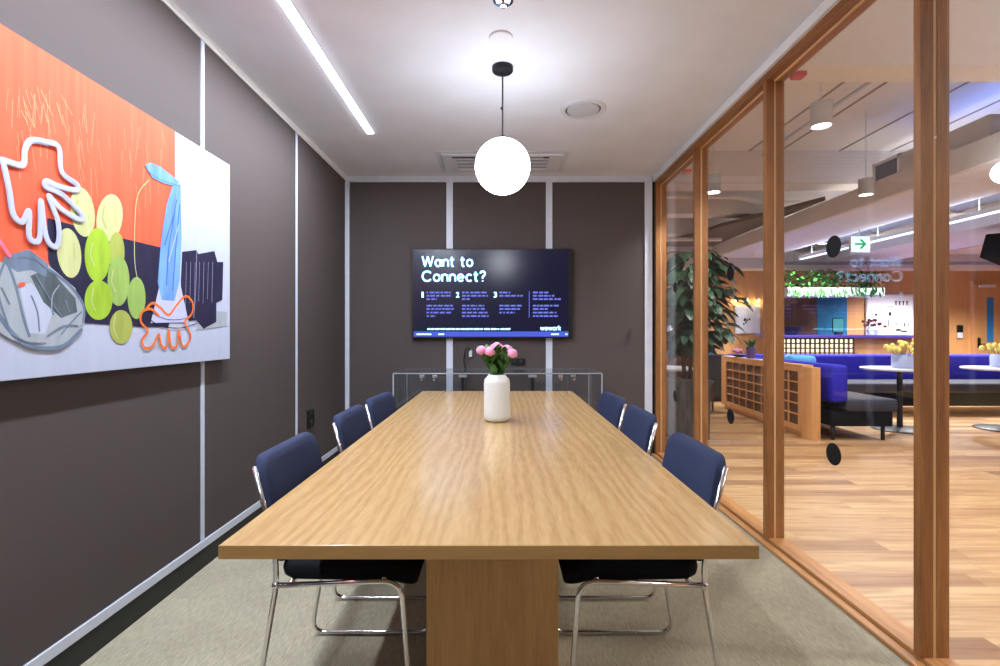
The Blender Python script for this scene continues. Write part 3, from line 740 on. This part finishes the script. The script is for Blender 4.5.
# ------------------------------------------------------------------ clear acrylic cabinet under the television
t = thing('clear_acrylic_cabinet', 'low clear acrylic cabinet with small steel knobs below the television', 'cabinet', (-.025, 4.56, 0))
def edgebox(name, *a): link(name, bx(*a, bev=.002, seg=1), 'acrylic', t)
edgebox('top_panel', -.90, .90, -.27, .27, .826, .840)
edgebox('side_panel', -.90, -.888, -.268, .268, .02, .826); edgebox('side_panel', .888, .90, -.268, .268, .02, .826)
edgebox('base_panel', -.90, .90, -.27, .27, .02, .034)
g = B()
tube(g, fillet([(-.89, .27, .833), (-.90, -.272, .833), (.90, -.272, .833), (.89, .27, .833)], .03, 5), .006, 8)
tube(g, [(-.89, .262, .833), (.89, .262, .833)], .005, 6)
for x in (-.895, .895): tube(g, [(x, -.27, .03), (x, -.27, .83)], .007, 6)
for x in (-.895, .895): tube(g, [(x*.98, .26, .03), (x*.98, .26, .83)], .005, 6)
link('polished_edge', g, 'acrylic_edge', t)
for x in (-.30, .30):
    edgebox('divider', x-.005, x+.005, -.255, .26, .034, .826)
    link('dark_gasket', bx(x-.012, x+.012, -.262, -.250, .05, .812), 'black', t)
    link('clip', bx(x-.035, x+.035, -.275, -.255, .800, .822, bev=.003), 'acrylic_edge', t)
for a, b in ((-.88, -.605), (-.595, -.32), (-.28, -.005), (.005, .28), (.32, .595), (.605, .88)):
    pass
doors = [(-.884, -.608, -.65), (-.602, -.32, -.54), (.32, .602, .54), (.608, .884, .65)]
for a, b, kx in doors:
    d = link('door', bx(a, b, -.270, -.262, .045, .815), 'acrylic', t)
    g = B(); lathe(g, [(0, 0), (.006, 0), (.007, .014), (.014, .018), (.015, .026), (0, .03)], seg=16)
    bmesh.ops.rotate(g, cent=(0, 0, 0), matrix=Matrix.Rotation(PI/2, 3, 'X'), verts=g.verts); bmesh.ops.translate(g, vec=(kx, -.270, .79), verts=g.verts)
    link('knob', g, 'chrome', d, True)
    g = B(); box(g, kx-.02, kx+.02, -.274, -.262, .80, .822, bev=.002); link('hinge', g, 'steel', d)

# ------------------------------------------------------------------ lounge: planter with fig
t = thing('potted_tree', 'tall leafy tree in a dark galvanised metal planter on castors outside the glass', 'plant', (2.03, 5.45, 0))
g = B(); 
def taper(bm, w0, w1, z0, z1, mi=0):
    lo = [bm.verts.new((x*w0, y*w0, z0)) for x, y in ((-1, -1), (1, -1), (1, 1), (-1, 1))]; hi = [bm.verts.new((x*w1, y*w1, z1)) for x, y in ((-1, -1), (1, -1), (1, 1), (-1, 1))]
    for i in range(4): bm.faces.new((lo[i], lo[(i+1) % 4], hi[(i+1) % 4], hi[i])).material_index = mi
    bm.faces.new(lo[::-1]); bm.faces.new(hi)
taper(g, .175, .19, .06, .64); box(g, -.20, .20, -.20, .20, .63, .68, bev=.006); box(g, -.18, .18, -.18, .18, .055, .085, bev=.004)
pl_ = link('planter', g, 'zinc', t)
link('soil', bx(-.17, .17, -.17, .17, .675, .685), 'bark', t)
for sx in (-.15, .15):
    for sy in (-.15, .15):
        g = B(); tube(g, [(sx-.012, sy, .028), (sx+.012, sy, .028)], .028, 14); box(g, sx-.02, sx+.02, sy-.01, sy+.02, .028, .062); link('castor', g, 'black', pl_)
g = B(); trunks = []
for k in range(4):
    a = k*1.7; x, y = .04*math.cos(a), .04*math.sin(a)
    pts = [(x, y, .67), (x*1.5, y*1.5, 1.1), (x*3, y*3, 1.5), (x*4.5, y*4, 1.85)]; trunks.append(pts); tube(g, pts, [.016, .013, .010, .006], 8)
link('trunk', g, 'bark', t)
g = B(); gb = B()
random.seed(11)
for k in range(430):
    a = random.uniform(0, 2*PI); z = random.uniform(1.02, 2.06)
    rr = (.34 if z > 1.15 else .2)*random.uniform(.35, 1.0)*(1 if z < 1.75 else 1-(z-1.75)*1.6)
    c = Vector((rr*math.cos(a)+.05, rr*math.sin(a), z))
    d = (math.cos(a), math.sin(a), random.uniform(-.5, .35))
    leaf(g, c, d, random.uniform(.16, .27), random.uniform(.038, .060), random.uniform(1.2, 2.4), 5, twist=random.uniform(-.5, .5))
for br in (((.1, -.05, 1.85), (.28, -.1, 1.98), (.46, -.12, 1.86)), ((.1, 0, 1.7), (.36, .0, 1.66), (.60, .05, 1.52))):
    tube(gb, br, .006, 6)
    for k in range(9):
        s = k/8; p = Vector(br[0]).lerp(Vector(br[1]), min(1, s*2)) if s < .5 else Vector(br[1]).lerp(Vector(br[2]), s*2-1)
        leaf(g, p, (random.uniform(-.1, 1), random.uniform(-1, 1), random.uniform(-.3, .3)), .2, .04, 1.6, twist=random.uniform(-.5, .5))
link('branches', gb, 'bark', t); link('foliage', g, 'leaf_dark', t, True)

# cubby cabinet
def ext_prism(poly, z0, z1, m, name, parent): link(name, prism(B(), poly, z0, z1), m, parent)
t = thing('cubby_cabinet', 'low light wood divider cabinet with dark woven cubbies behind the glass', 'cabinet', (3.4, 5.42, 0), math.atan2(.20, 2.3)*0)
# local frame: cabinet runs from (0,.2) to (.2,2.33); built along y with a slight angle
ang = math.atan2(-.08, 2.2)
t.location = (3.375, 5.62, 0); t.rotation_euler = (0, 0, ang)
LNG = 2.2
g = B(); box(g, .03, .12, 0, LNG, .07, .80, bev=.004)
link('carcass', g, 'cab_wood', t)
link('plinth', bx(.04, .115, .02, LNG-.02, 0, .07), 'cab_wood', t)
g = B(); prism(g, [(0.0, .0), (.0, -.02), (.012, -.08), (.04, -.14), (.08, -.165), (.12, -.165), (.12, .0)], 0, .80); link('end_panel', g, 'cab_wood', t, False)
ncol, nrow = 9, 5
y0, y1, z0, z1 = .06, LNG-.18, .13, .74
g = B(); box(g, 0, .032, 0, y0, .07, .80); box(g, 0, .032, y1, LNG, .07, .80); box(g, 0, .032, y0, y1, .07, z0); box(g, 0, .032, y0, y1, z1, .80)
link('face_frame', g, 'cab_wood', t)
link('cubby_backing', bx(.022, .031, y0, y1, z0, z1), 'cab_dark', t)
g = B()
for k in range(1, ncol): yy = y0+(y1-y0)*k/ncol; box(g, .004, .03, yy-(.012 if k % 3 == 0 else .006), yy+(.012 if k % 3 == 0 else .006), z0, z1)
for k in range(1, nrow): zz = z0+(z1-z0)*k/nrow; box(g, .004, .03, y0, y1, zz-.007, zz+.007)
link('cubby_divider', g, 'cab_wood', t)
link('top', bx(-.004, .124, -.03, LNG, .80, .82, bev=.004), 'cab_wood', t)
link('marble_inset', bx(.012, .112, .9, LNG-.03, .8195, .8235), 'white', t)
def cabp(u, v, z): 
    return t.matrix_basis @ Vector((u, v, z))
cabm = Matrix.Translation((3.375, 5.62, 0)) @ Matrix.Rotation(ang, 4, 'Z')
p = cabm @ Vector((.062, 1.72, .8245))
t2 = thing('flower_dish', 'pink and purple flowers in a low dark dish on the cubby cabinet', 'flowers', p)
link('dish', lathe(B(), [(0, 0), (.04, 0), (.10, .03), (.09, .035), (0, .02)], seg=24), 'black', t2, True)
g = B()
for k in range(9):
    g = B(); bloom(g, (random.uniform(-.06, .06), random.uniform(-.06, .06), .06+random.uniform(0, .04)), .035); link('flower_head', g, 'pink', t2, True)
p = cabm @ Vector((.062, 1.35, .8245))
t2 = thing('potted_plant', 'small plant with upright green leaves in a purple grey pot on the cubby cabinet', 'plant', p)
M['mauve'] = mat('mauve_ceramic', (96, 76, 128), .5)
link('pot', lathe(B(), [(0, 0), (.05, 0), (.062, .16), (.056, .16), (.05, .14), (0, .14)], seg=24), 'mauve', t2, True)
g = B()
for k in range(12):
    a = k*2.4; leaf(g, (.02*math.cos(a), .02*math.sin(a), .14), (math.cos(a)*.5, math.sin(a)*.5, 1.1), random.uniform(.12, .2), .018, 1.2)
link('leaves', g, 'leaf_bright', t2, True)

# sofa, an L of two runs
t = thing('banquette_sofa', 'long royal blue banquette sofa with charcoal seats along the lounge', 'sofa', (3.5, 5.4, 0))
def spart(name, m, *a, bev=.03): link(name, bx(*a, bev=bev, seg=3), m, t, True)
spart('backrest', 'blue', .10, .28, .02, 2.36, .42, .83, bev=.04)
spart('backrest', 'blue', .10, 6.6, 2.36, 2.62, .42, .84, bev=.04)
spart('seat_cushion', 'charcoal', .26, .82, .02, 2.34, .32, .46); 
for k in range(4): spart('seat_cushion', 'charcoal', 0.83+k*1.43, 0.83+(k+1)*1.43-.01, 1.72, 2.37, .32, .46)
spart('base', 'black_matte', .11, .78, .05, 2.5, .16, .32, bev=.01); spart('base', 'black_matte', 0.78, 6.55, 1.82, 2.5, .12, .32, bev=.01)
for x, y in ((.17, .12), (.72, .12), (.17, 2.3), (1.2, 1.9), (2.6, 1.9), (4, 1.9), (5.4, 1.9), (6.4, 1.9)):
    link('leg', tube(B(), [(x, y, 0), (x, y, .17)], .02, 10), 'black', t)
def pillow(name, loc, rot, m, label):
    def pl(u, v, w): 
        return (u, w*(1-.0*abs(u)), v)
    o = link(name, pad(.46, .34, .13, .05, place=pl), m, None, True); o.location = loc; o.rotation_euler = rot
    tag(o, label, 'cushion'); return o
pillow('cushion', (8.75, 7.60, .655), (-.22, 0, 0), 'teal', 'bright teal cushion leaning on the blue sofa in front of the wooden door')
M['skyc'] = mat('sky_blue_fabric', (90, 170, 230), .85)
pillow('cushion', (4.55, 7.60, .665), (-.2, .05, 0), 'skyc', 'light blue cushion leaning on the blue sofa below the lit bar')

# cafe tables
def cafe_table(loc, label):
    t = thing('cafe_table', label, 'table', loc, group='round white cafe tables in the lounge')
    link('tabletop', lathe(B(), [(0, .728), (.39, .728), (.402, .734), (.405, .75), (.40, .752), (0, .752)], seg=48), 'white', t, True)
    link('column', lathe(B(), [(.03, .03), (.03, .70), (.12, .727), (0, .727)], seg=20), 'black', t, True)
    link('base', lathe(B(), [(0, 0), (.28, 0), (.285, .01), (.27, .018), (.04, .032), (0, .032)], seg=40), 'black', t, True)
    return t
cafe_table((4.87, 6.1, 0), 'round white cafe table on black column with flowers, nearer the cubby cabinet')
cafe_table((6.16, 6.12, 0), 'round white cafe table on black column, partly cut off at right edge')
def bouquet(loc, label, seed):
    random.seed(seed)
    t = thing('flower_vase', label, 'vase', loc)
    M.setdefault('cloudglass', mat('frosted_blue_glass', (176, 186, 220), .35))
    link('vessel', lathe(B(), [(0, 0), (.10, 0), (.112, .02), (.112, .14), (.10, .16), (.085, .16), (.09, .14), (0, .03)], seg=32), 'cloudglass', t, True)
    g = B(); s = B()
    for k in range(22):
        a = random.uniform(0, 2*PI); r = random.uniform(.02, .24); h = .30-r*.35+random.uniform(-.03, .03)
        tube(s, [(r*.2*math.cos(a), r*.2*math.sin(a), .1), (r*math.cos(a), r*math.sin(a), h)], .003, 5); g = B(); bloom(g, (r*math.cos(a), r*math.sin(a), h), .035); link('flower_head', g, 'yellow', t, True)
    link('stems', s, 'leaf', t)
bouquet((4.89, 6.08, .753), 'pale blue frosted vase of yellow flowers on the nearer round white table', 3)
bouquet((6.22, 6.2, .753), 'vase of yellow flowers at the right edge on the second round table', 5)

# white table and wooden chairs at left, black sideboard
t = thing('round_table', 'round white table with white disc base behind the planter', 'table', (2.02, 6.35, 0))
link('tabletop', lathe(B(), [(0, .72), (.40, .72), (.41, .745), (0, .75)], seg=40), 'white', t, True)
link('column', lathe(B(), [(.03, .02), (.03, .72), (0, .72)], seg=16), 'white', t, True)
link('base', lathe(B(), [(0, 0), (.25, 0), (.25, .015), (0, .03)], seg=32), 'white', t, True)
def wood_chair(loc, rz, label):
    t = thing('wooden_chair', label, 'chair', loc, rz)
    link('seat', bx(-.2, .2, -.2, .2, .43, .46, bev=.01), 'cabdk', t)
    for x in (-.18, .18):
        link('leg', tube(B(), [(x, -.18, 0), (x, -.17, .44)], .015, 8), 'cabdk', t); link('leg', tube(B(), [(x, .18, 0), (x, .19, .45), (x, .22, .84)], .015, 8), 'cabdk', t)
    g = B(); box(g, -.19, .19, .205, .225, .74, .84, bev=.004)
    for k in range(5): tube(g, [(-.12+k*.06, .19, .46), (-.12+k*.06, .215, .75)], .008, 6)
    link('backrest', g, 'cabdk', t); return t
M['cabdk'] = wood('walnut', (120, 78, 48), (84, 50, 30), 'Z', 3, .5)
wood_chair((2.25, 7.1, 0), 0, 'dark wooden spindle back chair behind the round white table')
wood_chair((2.95, 7.6, 0), .5, 'dark wooden chair farther back, by the black sideboard')
t = thing('sideboard', 'black sideboard between the planter and the cubby cabinet', 'sideboard', (3.45, 8.75, 0))
link('body', bx(-.45, .45, -.2, .2, .06, .76, bev=.004), 'black', t); link('top', bx(-.47, .47, -.22, .22, .76, .80, bev=.004), 'charcoal', t)
link('plinth', bx(-.42, .42, -.17, .17, 0, .06), 'black', t)
for x in (-.235, .225): link('door', bx(x-.2, x+.2, -.212, -.2, .09, .74), 'black_base', t)
for x, hgt, m, lab in ((-.05, .24, 'teal', 'tall blue storage jar on the black sideboard'), (.12, .16, 'skyc', 'short light blue jar on the black sideboard')):
    o = link('storage_jar', lathe(B(), [(0, 0), (.06, 0), (.07, .02), (.07, hgt*.8), (.04, hgt*.9), (.045, hgt), (0, hgt)], seg=20), m, None, True); o.location = (3.55+x, 8.72, .80); tag(o, lab, 'jar')
t = thing('wall_shelf', 'white shelf unit with blue boxes seen left of the tree leaves', 'shelf', (3.15, 9.42, 0))
g = B()
for z in (.75, 1.15, 1.5): box(g, -.4, .3, -.15, .17, z, z+.03)
box(g, -.43, -.40, -.15, .17, 0, 1.9); box(g, .30, .33, -.15, .17, 0, 1.9); link('shelf_frame', g, 'white', t)
for k, (x, z, m) in enumerate(((-.3, 1.18, 'skyc'), (-.12, 1.18, 'blue'), (.08, 1.18, 'offwhite'), (-.25, .78, 'teal'), (.0, .78, 'charcoal'), (-.2, 1.53, 'offwhite'), (.08, 1.53, 'skyc'))):
    o = link('storage_box', bx(-.07, .07, -.1, .1, 0, .20, bev=.005), m, None); o.location = (3.15+x, 9.41, z+.001)
    tag(o, '%s box standing on the %s shelf of the white shelf unit' % ({'skyc': 'light blue', 'blue': 'royal blue', 'offwhite': 'off white', 'teal': 'teal', 'charcoal': 'charcoal'}[m], {1.18: 'middle', .78: 'lower', 1.53: 'upper'}[z]), 'box', 'boxes on the white shelf')

# far wall pictures, sconces
t = thing('framed_print', 'small white framed flower print on the wood wall by the tree', 'picture', (4.73, 9.59, 1.43))
link('frame', bx(-.24, .24, -.03, 0, -.27, .27, bev=.004), 'white', t)
M['paper'] = mat('print_paper', (236, 240, 250), .6); link('paper', bx(-.22, .22, -.033, -.029, -.25, .25), 'paper', t)
g = B()
for k in range(7): sphere(g, (-.02+random.uniform(-.06, .06), -.034, -.04+random.uniform(-.05, .05)), .020, 8, 6, sc_=(1, .06, 1))
o = link('flower_motif', g, 'navy', t)
for k in range(3):
    t = thing('wall_washer', 'small warm wall lamp above the framed print, %s of three' % ('left', 'middle', 'right')[k], 'wall lamp', (4.50+k*.22, 9.56, 1.80), group='warm lamps above the print')
    link('body', tube(B(), [(0, 0, 0), (0, 0, .07)], .02, 12), 'steel', t); link('bulb', sphere(B(), (0, 0, -.006), .016, 10, 8), 'lamp', t)
    link('bracket', bx(-.01, .01, 0, .04, .02, .04), 'steel', t)
    d = bpy.data.lights.new('wall_washer_light', 'POINT'); d.energy = 1.6; d.color = (1, .72, .35); d.shadow_soft_size = .015
    l = bpy.data.objects.new('wall_washer_light', d); C.objects.link(l); l.location = (4.50+k*.22, 9.53, 1.765)
t = thing('pin_board', 'white framed board with small black shapes and marks right of the bar', 'board', (7.44, 9.57, 1.51))
link('frame', bx(-.45, .45, -.02, .02, -.41, .40, bev=.004), 'white', t)
link('sheet', bx(-.425, .425, -.024, -.018, -.385, .375), 'paper', t)
g = B()
def mark(x0, x1, z0, z1): box(g, x0, x1, -.028, -.023, z0, z1)
for x in (.10, .17, .24, .31): mark(x, x+.018, .19, .26); mark(x-.01, x+.03, .25, .27)
mark(-.28, -.16, .15, .157); mark(-.08, .05, .16, .167); mark(-.29, -.25, -.01, .03); mark(-.03, .02, -.01, .06); mark(-.05, -.03, -.22, -.08)
mark(.10, .12, -.2, -.14); mark(.26, .28, -.22, -.14); mark(.33, .35, -.22, -.14); mark(.10, .20, -.30, -.26); mark(.2, .32, -.32, -.29); mark(-.29, -.25, -.33, -.30); mark(-.36, -.355, -.05, .12)
link('marks', g, 'black', t)
g = B()
d1 = struct('door_1', bx(9.08, 9.98, 9.56, 9.60, 0, 2.10, bev=.003), 'wall_wood')
g = B(); box(g, 9.02, 9.08, 9.54, 9.61, 0, 2.16); box(g, 9.98, 10.04, 9.54, 9.61, 0, 2.16); box(g, 9.02, 10.04, 9.54, 9.61, 2.10, 2.16); link('door_frame', g, 'cab_wood', d1)
link('vision_panel', bx(9.30, 9.42, 9.552, 9.562, 1.0, 1.85), 'teal', d1)
g = B(); box(g, 9.12, 9.17, 9.545, 9.562, .88, 1.08, bev=.003); tube(g, [(9.145, 9.55, .96), (9.145, 9.50, .96), (9.26, 9.50, .96)], .01, 8); link('door_handle', g, 'black', d1)
g = B(); box(g, 9.14, 9.42, 9.51, 9.56, 2.04, 2.09); link('door_closer', g, 'white', d1)
t = thing('card_reader', 'black and white card reader on the wood wall left of the door', 'card reader', (8.80, 9.59, 1.18))
link('reader', bx(-.05, .05, -.03, 0, .0, .14, bev=.005), 'black', t); link('keypad', bx(-.045, .045, -.028, 0, -.11, -.0, bev=.005), 'white', t)

# bar
t = thing('reception_bar', 'long bar counter with glowing lattice front and purple top behind the sofa', 'bar counter', (5.75, 8.85, 0))
link('body', bx(-.95, 1.35, -.22, .22, 0, 1.09), 'wall_wood', t)
M['purple'] = mat('purple_counter', (76, 62, 140), .3)
link('counter_top', bx(-1.0, 1.4, -.30, .26, 1.09, 1.14, bev=.004), 'purple', t)
M['lattice_glow'] = emit('lattice_glow', (255, 244, 206), 1.9)
link('glow_panel', bx(-.92, .32, -.236, -.221, .42, 1.075), 'lattice_glow', t)
g = B()
for k in range(16): x = -.92+k*1.24/15; box(g, x-.011, x+.011, -.262, -.238, .42, 1.08)
for k in range(9): z = .42+k*.655/8; box(g, -.92, .32, -.262, -.238, z-.011, z+.011)
link('lattice', g, 'cab_dark', t)
for x, ww, hh, lab, m in ((-.62, .30, .13, 'black bowl on the bar counter, near the wooden mullion', 'black'),):
    o = link('bowl', lathe(B(), [(0, 0), (.08, 0), (.16, .09), (.17, .15), (.155, .15), (.14, .09), (0, .03)], seg=24), m, None, True); o.location = (5.12, 8.8, 1.14); tag(o, lab, 'bowl')
t = thing('till_screen', 'small turquoise lit screen standing on the bar counter', 'screen', (6.0, 8.88, 1.14))
M['aqua'] = emit('aqua_screen', (110, 200, 215), .8)
link('stand', bx(-.05, .05, -.04, .05, 0, .05), 'black', t); link('body', bx(-.10, .10, .0, .02, .04, .30, bev=.003), 'black', t); link('display', bx(-.09, .09, -.004, .001, .055, .285), 'aqua', t)
t = thing('dried_arrangement', 'dark red dried flower arrangement in glass vase on the bar', 'flowers', (6.55, 8.8, 1.14))
link('vessel', lathe(B(), [(0, 0), (.07, 0), (.09, .1), (.06, .15), (0, .15)], seg=20), 'acrylic_edge', t, True)
M['wine'] = mat('wine_petals', (86, 26, 36), .8)
g = B()
for k in range(14): a = k*2.4; r = .05+.012*k; g2 = B(); bloom(g2, (r*math.cos(a), r*.5*math.sin(a), .22+random.uniform(-.03, .07)-r*.3), .035); link('flower_head', g2, 'wine', t, True)
for k in range(8): a = k; tube(g, [(0, 0, .12), (.1*math.cos(a), .05*math.sin(a), .24)], .004, 5)
link('twigs', g, 'wine', t, True)
# back bar: teal panel, brown panel, floating lit shelf with greenery
M['tealpanel'] = mat('teal_tiles', (20, 112, 160), .4, noise=.15, nscale=10); M['brownpanel'] = mat('smoked_panel', (96, 66, 44), .5, noise=.2, nscale=4)
struct('trim_14', bx(5.25, 6.05, 9.56, 9.60, .9, 1.95), 'brownpanel'); struct('trim_15', bx(6.05, 6.62, 9.55, 9.60, .9, 1.95), 'tealpanel')
t = thing('hanging_planter', 'long white lit trough of trailing greenery hung over the bar', 'planter', (5.7, 8.7, 1.80))
link('trough', bx(-.8, .85, -.18, .18, .0, .15, bev=.006), 'white', t)
M['troughlight'] = emit('trough_light', (226, 250, 240), 2.2)
link('light_strip', bx(-.78, .83, -.188, -.178, .03, .13), 'troughlight', t)
for x in (-.7, 0, .7): link('hanger', tube(B(), [(x, 0, .13), (x, 0, 1.56)], .005, 6), 'steel', t)
g = B(); random.seed(5)
for k in range(620):
    x = random.uniform(-.85, .9); a = random.uniform(0, 2*PI)
    leaf(g, (x, random.uniform(-.2, .18), .16+random.uniform(0, .30)), (math.cos(a), math.sin(a), random.uniform(-.4, .6)), random.uniform(.08, .17), .02, 1.4, 3)
for k in range(90):
    x = random.uniform(-.8, .8); leaf(g, (x, -.2, .16-random.uniform(0, .1)), (random.uniform(-.4, .4), -.3, -1), .12, .018, .3, 3)
link('foliage', g, 'leaf_bright', t, True)

# exit sign, hanging speaker, globe, cylinder downlights, red tabs
t = thing('exit_sign', 'square white sign with green arrow hanging from the lounge ceiling', 'sign', (4.75, 6.6, 2.35))
M['signwhite'] = emit('sign_face', (230, 252, 245), 1.4); M['signgreen'] = emit('sign_green', (20, 190, 130), 1.1)
link('casing', bx(-.13, .13, 0, .04, -.11, .11, bev=.004), 'white', t); link('face', bx(-.122, .122, -.003, .001, -.102, .102), 'signwhite', t)
g = B(); prism(g, [(-.075, -.012), (.03, -.012), (-.012, -.055), (.012, -.066), (.078, 0), (.012, .066), (-.012, .055), (.03, .012), (-.075, .012)], -.006, -.0035, 'Y'); link('arrow', g, 'signgreen', t)
link('hanger', tube(B(), [(0, .02, .11), (0, .02, .195)], .006, 6), 'steel', t)
t = thing('hanging_speaker', 'black loudspeaker hung from the lounge ceiling at the right edge', 'speaker', (6.25, 6.2, 2.2), .3)
g = box(B(), -.20, .20, -.13, .13, -.14, .17, bev=.02); link('cabinet', g, 'black_matte', t).rotation_euler = (.1, .22, 0); link('grille', bx(-.17, .17, -.137, -.128, -.11, .14, bev=.003), 'black_matte', t).rotation_euler = (.1, .22, 0)
link('bracket', tube(B(), [(0, 0, .16), (0, 0, .30)], .015, 8), 'black', t)
link('rod', tube(B(), [(0, 0, .28), (0, 0, .31)], .012, 8), 'steel', t)
t = thing('globe_pendant', 'small glowing globe lamp cut by the right edge, beneath lounge ceiling', 'pendant lamp', (3.754, 3.72, LZ))
link('canopy', lathe(B(), [(0, -.03), (.05, -.025), (.055, 0), (0, 0)], seg=20), 'black', t, True); link('rod', tube(B(), [(0, 0, -.02), (0, 0, -.95)], .004, 6), 'black', t)
link('globe', sphere(B(), (0, 0, -1.02), .08), 'globe', t, True)
def downlight(loc, label):
    x, y, z = loc
    t = thing('cylinder_downlight', label, 'pendant lamp', (x, y, LZ), group='grey cylinder downlights in the lounge')
    link('shade', lathe(B(), [(.060, z-LZ), (.066, z-LZ), (.066, z-LZ+.16), (0, z-LZ+.16), (0, z-LZ+.155), (.060, z-LZ+.155), (.060, z-LZ)], seg=28), 'shade', t, True)
    link('lamp_face', lathe(B(), [(0, z-LZ+.012), (.059, z-LZ+.012), (.059, z-LZ+.02), (0, z-LZ+.02)], seg=24), 'lamp', t)
    link('cord', tube(B(), [(0, 0, z-LZ+.155), (0, 0, 0)], .003, 6), 'steel', t)
    d = bpy.data.lights.new('downlight', 'SPOT'); d.energy = SPOT*(2.7 if y > 5.5 else .62); d.spot_size = 2.4; d.spot_blend = .6; d.shadow_soft_size = .06; d.color = (1, .97, .95)
    l = bpy.data.objects.new('downlight', d); C.objects.link(l); l.location = (x, y, z-.01)
dl = [((2.20, 3.43, 2.60), 'grey cylinder downlight closest to the glass, nearest of all'), ((1.97, 4.63, 2.48), 'grey cylinder downlight above the tall potted tree'),
      ((3.655, 5.0, 2.56), 'grey cylinder downlight in front of the white framed grille'), ((2.9, 1.6, 2.8), 'added cylinder downlight over the bare lounge floor beside the near panes'),
      ((6.9, 4.4, 2.8), 'added cylinder downlight beyond the far cafe table'), ((5.1, 2.4, 2.8), 'added cylinder downlight over the open floor right of the soffit'), ((8.3, 7.6, 2.55), 'added cylinder downlight over the sofa end near the door'),
      ((2.6, 8.2, 2.75), 'added cylinder downlight over the black sideboard'), ((7.3, 8.3, 2.45), 'added cylinder downlight before the white pin board'), ((3.6, -.6, 2.8), 'added cylinder downlight behind the camera side of lounge'), ((5.15, 8.0, 2.6), 'added cylinder downlight before the lit bar')]  # all after the first three are extra downlights added to light the lounge
for a in dl: downlight(*a)
for y, lab in ((2.735, 'small red tab under the wooden header beyond the second mullion from the camera'), (4.37, 'small red tab under the wooden header in the farthest pane')):
    t = thing('red_alarm_tab', lab, 'alarm', (1.60, y, 2.60)); link('body', bx(-.002, .06, -.03, .03, -.02, .006, bev=.003), 'red', t); link('back_plate', bx(-.002, .004, -.04, .04, .0, .03), 'white', t)
area('soffit_fill_light', (4.4, 6.9, 2.79), (PI, 0, 0), .5, 4.2, 8, (1, .9, .8))  # uplights added on the soffits to brighten the lounge ceiling
area('soffit_fill_light', (6.6, 6.3, 2.71), (PI, 0, 0), .8, 5, 12, (1, .93, .86))
area('blue_glow_light', (4.65, 4.6, 2.99), (PI, 0, 0), .3, 1.0, 5, (.14, .28, 1))  # uplight and strip added as unseen source of the bluish ceiling patch
t = thing('added_blue_strip', 'added blue LED uplight strip lying on top of the beige air handling box', 'light strip', (4.65, 4.6, 2.76))
link('channel', bx(-.03, .03, -.5, .5, 0, .03), 'steel', t)

t = thing('added_linear_pendant', 'added long white linear pendant lamp over the near end of lounge', 'pendant lamp', (5.2, .6, 2.6))  # added lamp out of view, brightens the cross beam and near lounge
link('housing', bx(-1.6, 1.6, -.04, .04, 0, .06, bev=.004), 'white', t); link('diffuser', bx(-1.58, 1.58, -.036, .036, -.006, .001), 'lamp', t)
for x in (-1.4, 1.4): link('wire', tube(B(), [(x, 0, .055), (x, 0, .8)], .003, 6), 'steel', t)
area('fill_pendant_light', (5.2, .6, 2.59), (0, 0, 0), 3.1, .07, 55, (.95, .96, 1))
area('fill_pendant_uplight', (5.2, .6, 2.67), (PI, 0, 0), 3.1, .07, 150, (.95, .96, 1))

t = thing('added_linear_lamp', 'added slim cool white linear lamp beside the long soffit, deep in the lounge', 'lamp', (4.98, 6.6, 2.40))  # lamp added to brighten the soffit underside and deep lounge
link('housing', bx(-.04, .04, -1.7, 1.7, 0, .05, bev=.004), 'white', t)
M['fill_tube'] = emit('fill_tube', (214, 222, 255), 3); link('diffuser', bx(-.03, .03, -1.68, 1.68, -.01, .001), 'fill_tube', t)
for y in (-1.4, 0, 1.4): link('wire', tube(B(), [(0, y, .045), (0, y, 1.0)], .003, 6), 'steel', t)
area('fill_lamp_light', (4.98, 6.6, 2.38), (0, 0, 0), .06, 3.3, 45, (.82, .86, 1))
area('fill_lamp_light', (4.98, 6.6, 2.46), (PI, 0, 0), .06, 3.3, 18, (.82, .86, 1))
def pipe(pts, r, m, lab):
    P = [Vector(p) for p in pts]; o0 = P[0]
    t = thing('ceiling_pipe', lab, 'pipe', o0)
    link('pipe_run', tube(B(), fillet([p-o0 for p in P], .12), r, 12), m, t, True)
    for k in (0, len(P)-1):
        q = P[k]-o0+(P[1 if k == 0 else -2]-P[k]).normalized()*.3
        link('hanger', tube(B(), [q+Vector((0, 0, r*.6)), (q.x, q.y, LZ-o0.z)], .005, 6), 'steel', t)
pipe([(1.8, 6.75, 3.02), (3.2, 6.75, 3.02), (3.7, 7.1, 3.02), (6.5, 7.1, 3.02)], .035, 'beam', 'pale pipe crossing under the lounge ceiling above the tall tree')
pipe([(2.0, 8.15, 2.70), (3.6, 8.15, 2.70)], .03, 'beam', 'short pale pipe low over the black sideboard')
pipe([(4.95, 8.95, 2.42), (6.6, 8.95, 2.42), (7.0, 8.95, 2.42), (9.5, 8.95, 2.42)], .03, 'duct', 'grey pipe running above the bar and the pin board')
pipe([(3.15, 3.7, 3.32), (3.15, 6.0, 3.32)], .018, 'steel', 'thin steel conduit along the lounge ceiling beside a groove')


for x, y, z, hl, lab in ((4.4, 7.3, 2.76, 1.8, 'added warm LED channel lying on top of the long soffit near the glass'), (6.6, 6.3, 2.68, 2.5, 'added warm LED channel lying on top of the farther white soffit')):  # channels added as housings for the soffit uplights
    t = thing('added_led_channel', lab, 'light strip', (x, y, z))
    link('channel', bx(-.03, .03, -hl, hl, 0, .015), 'steel', t); link('diffuser', bx(-.022, .022, -hl+.01, hl-.01, .015, .019), 'fill_led', t)
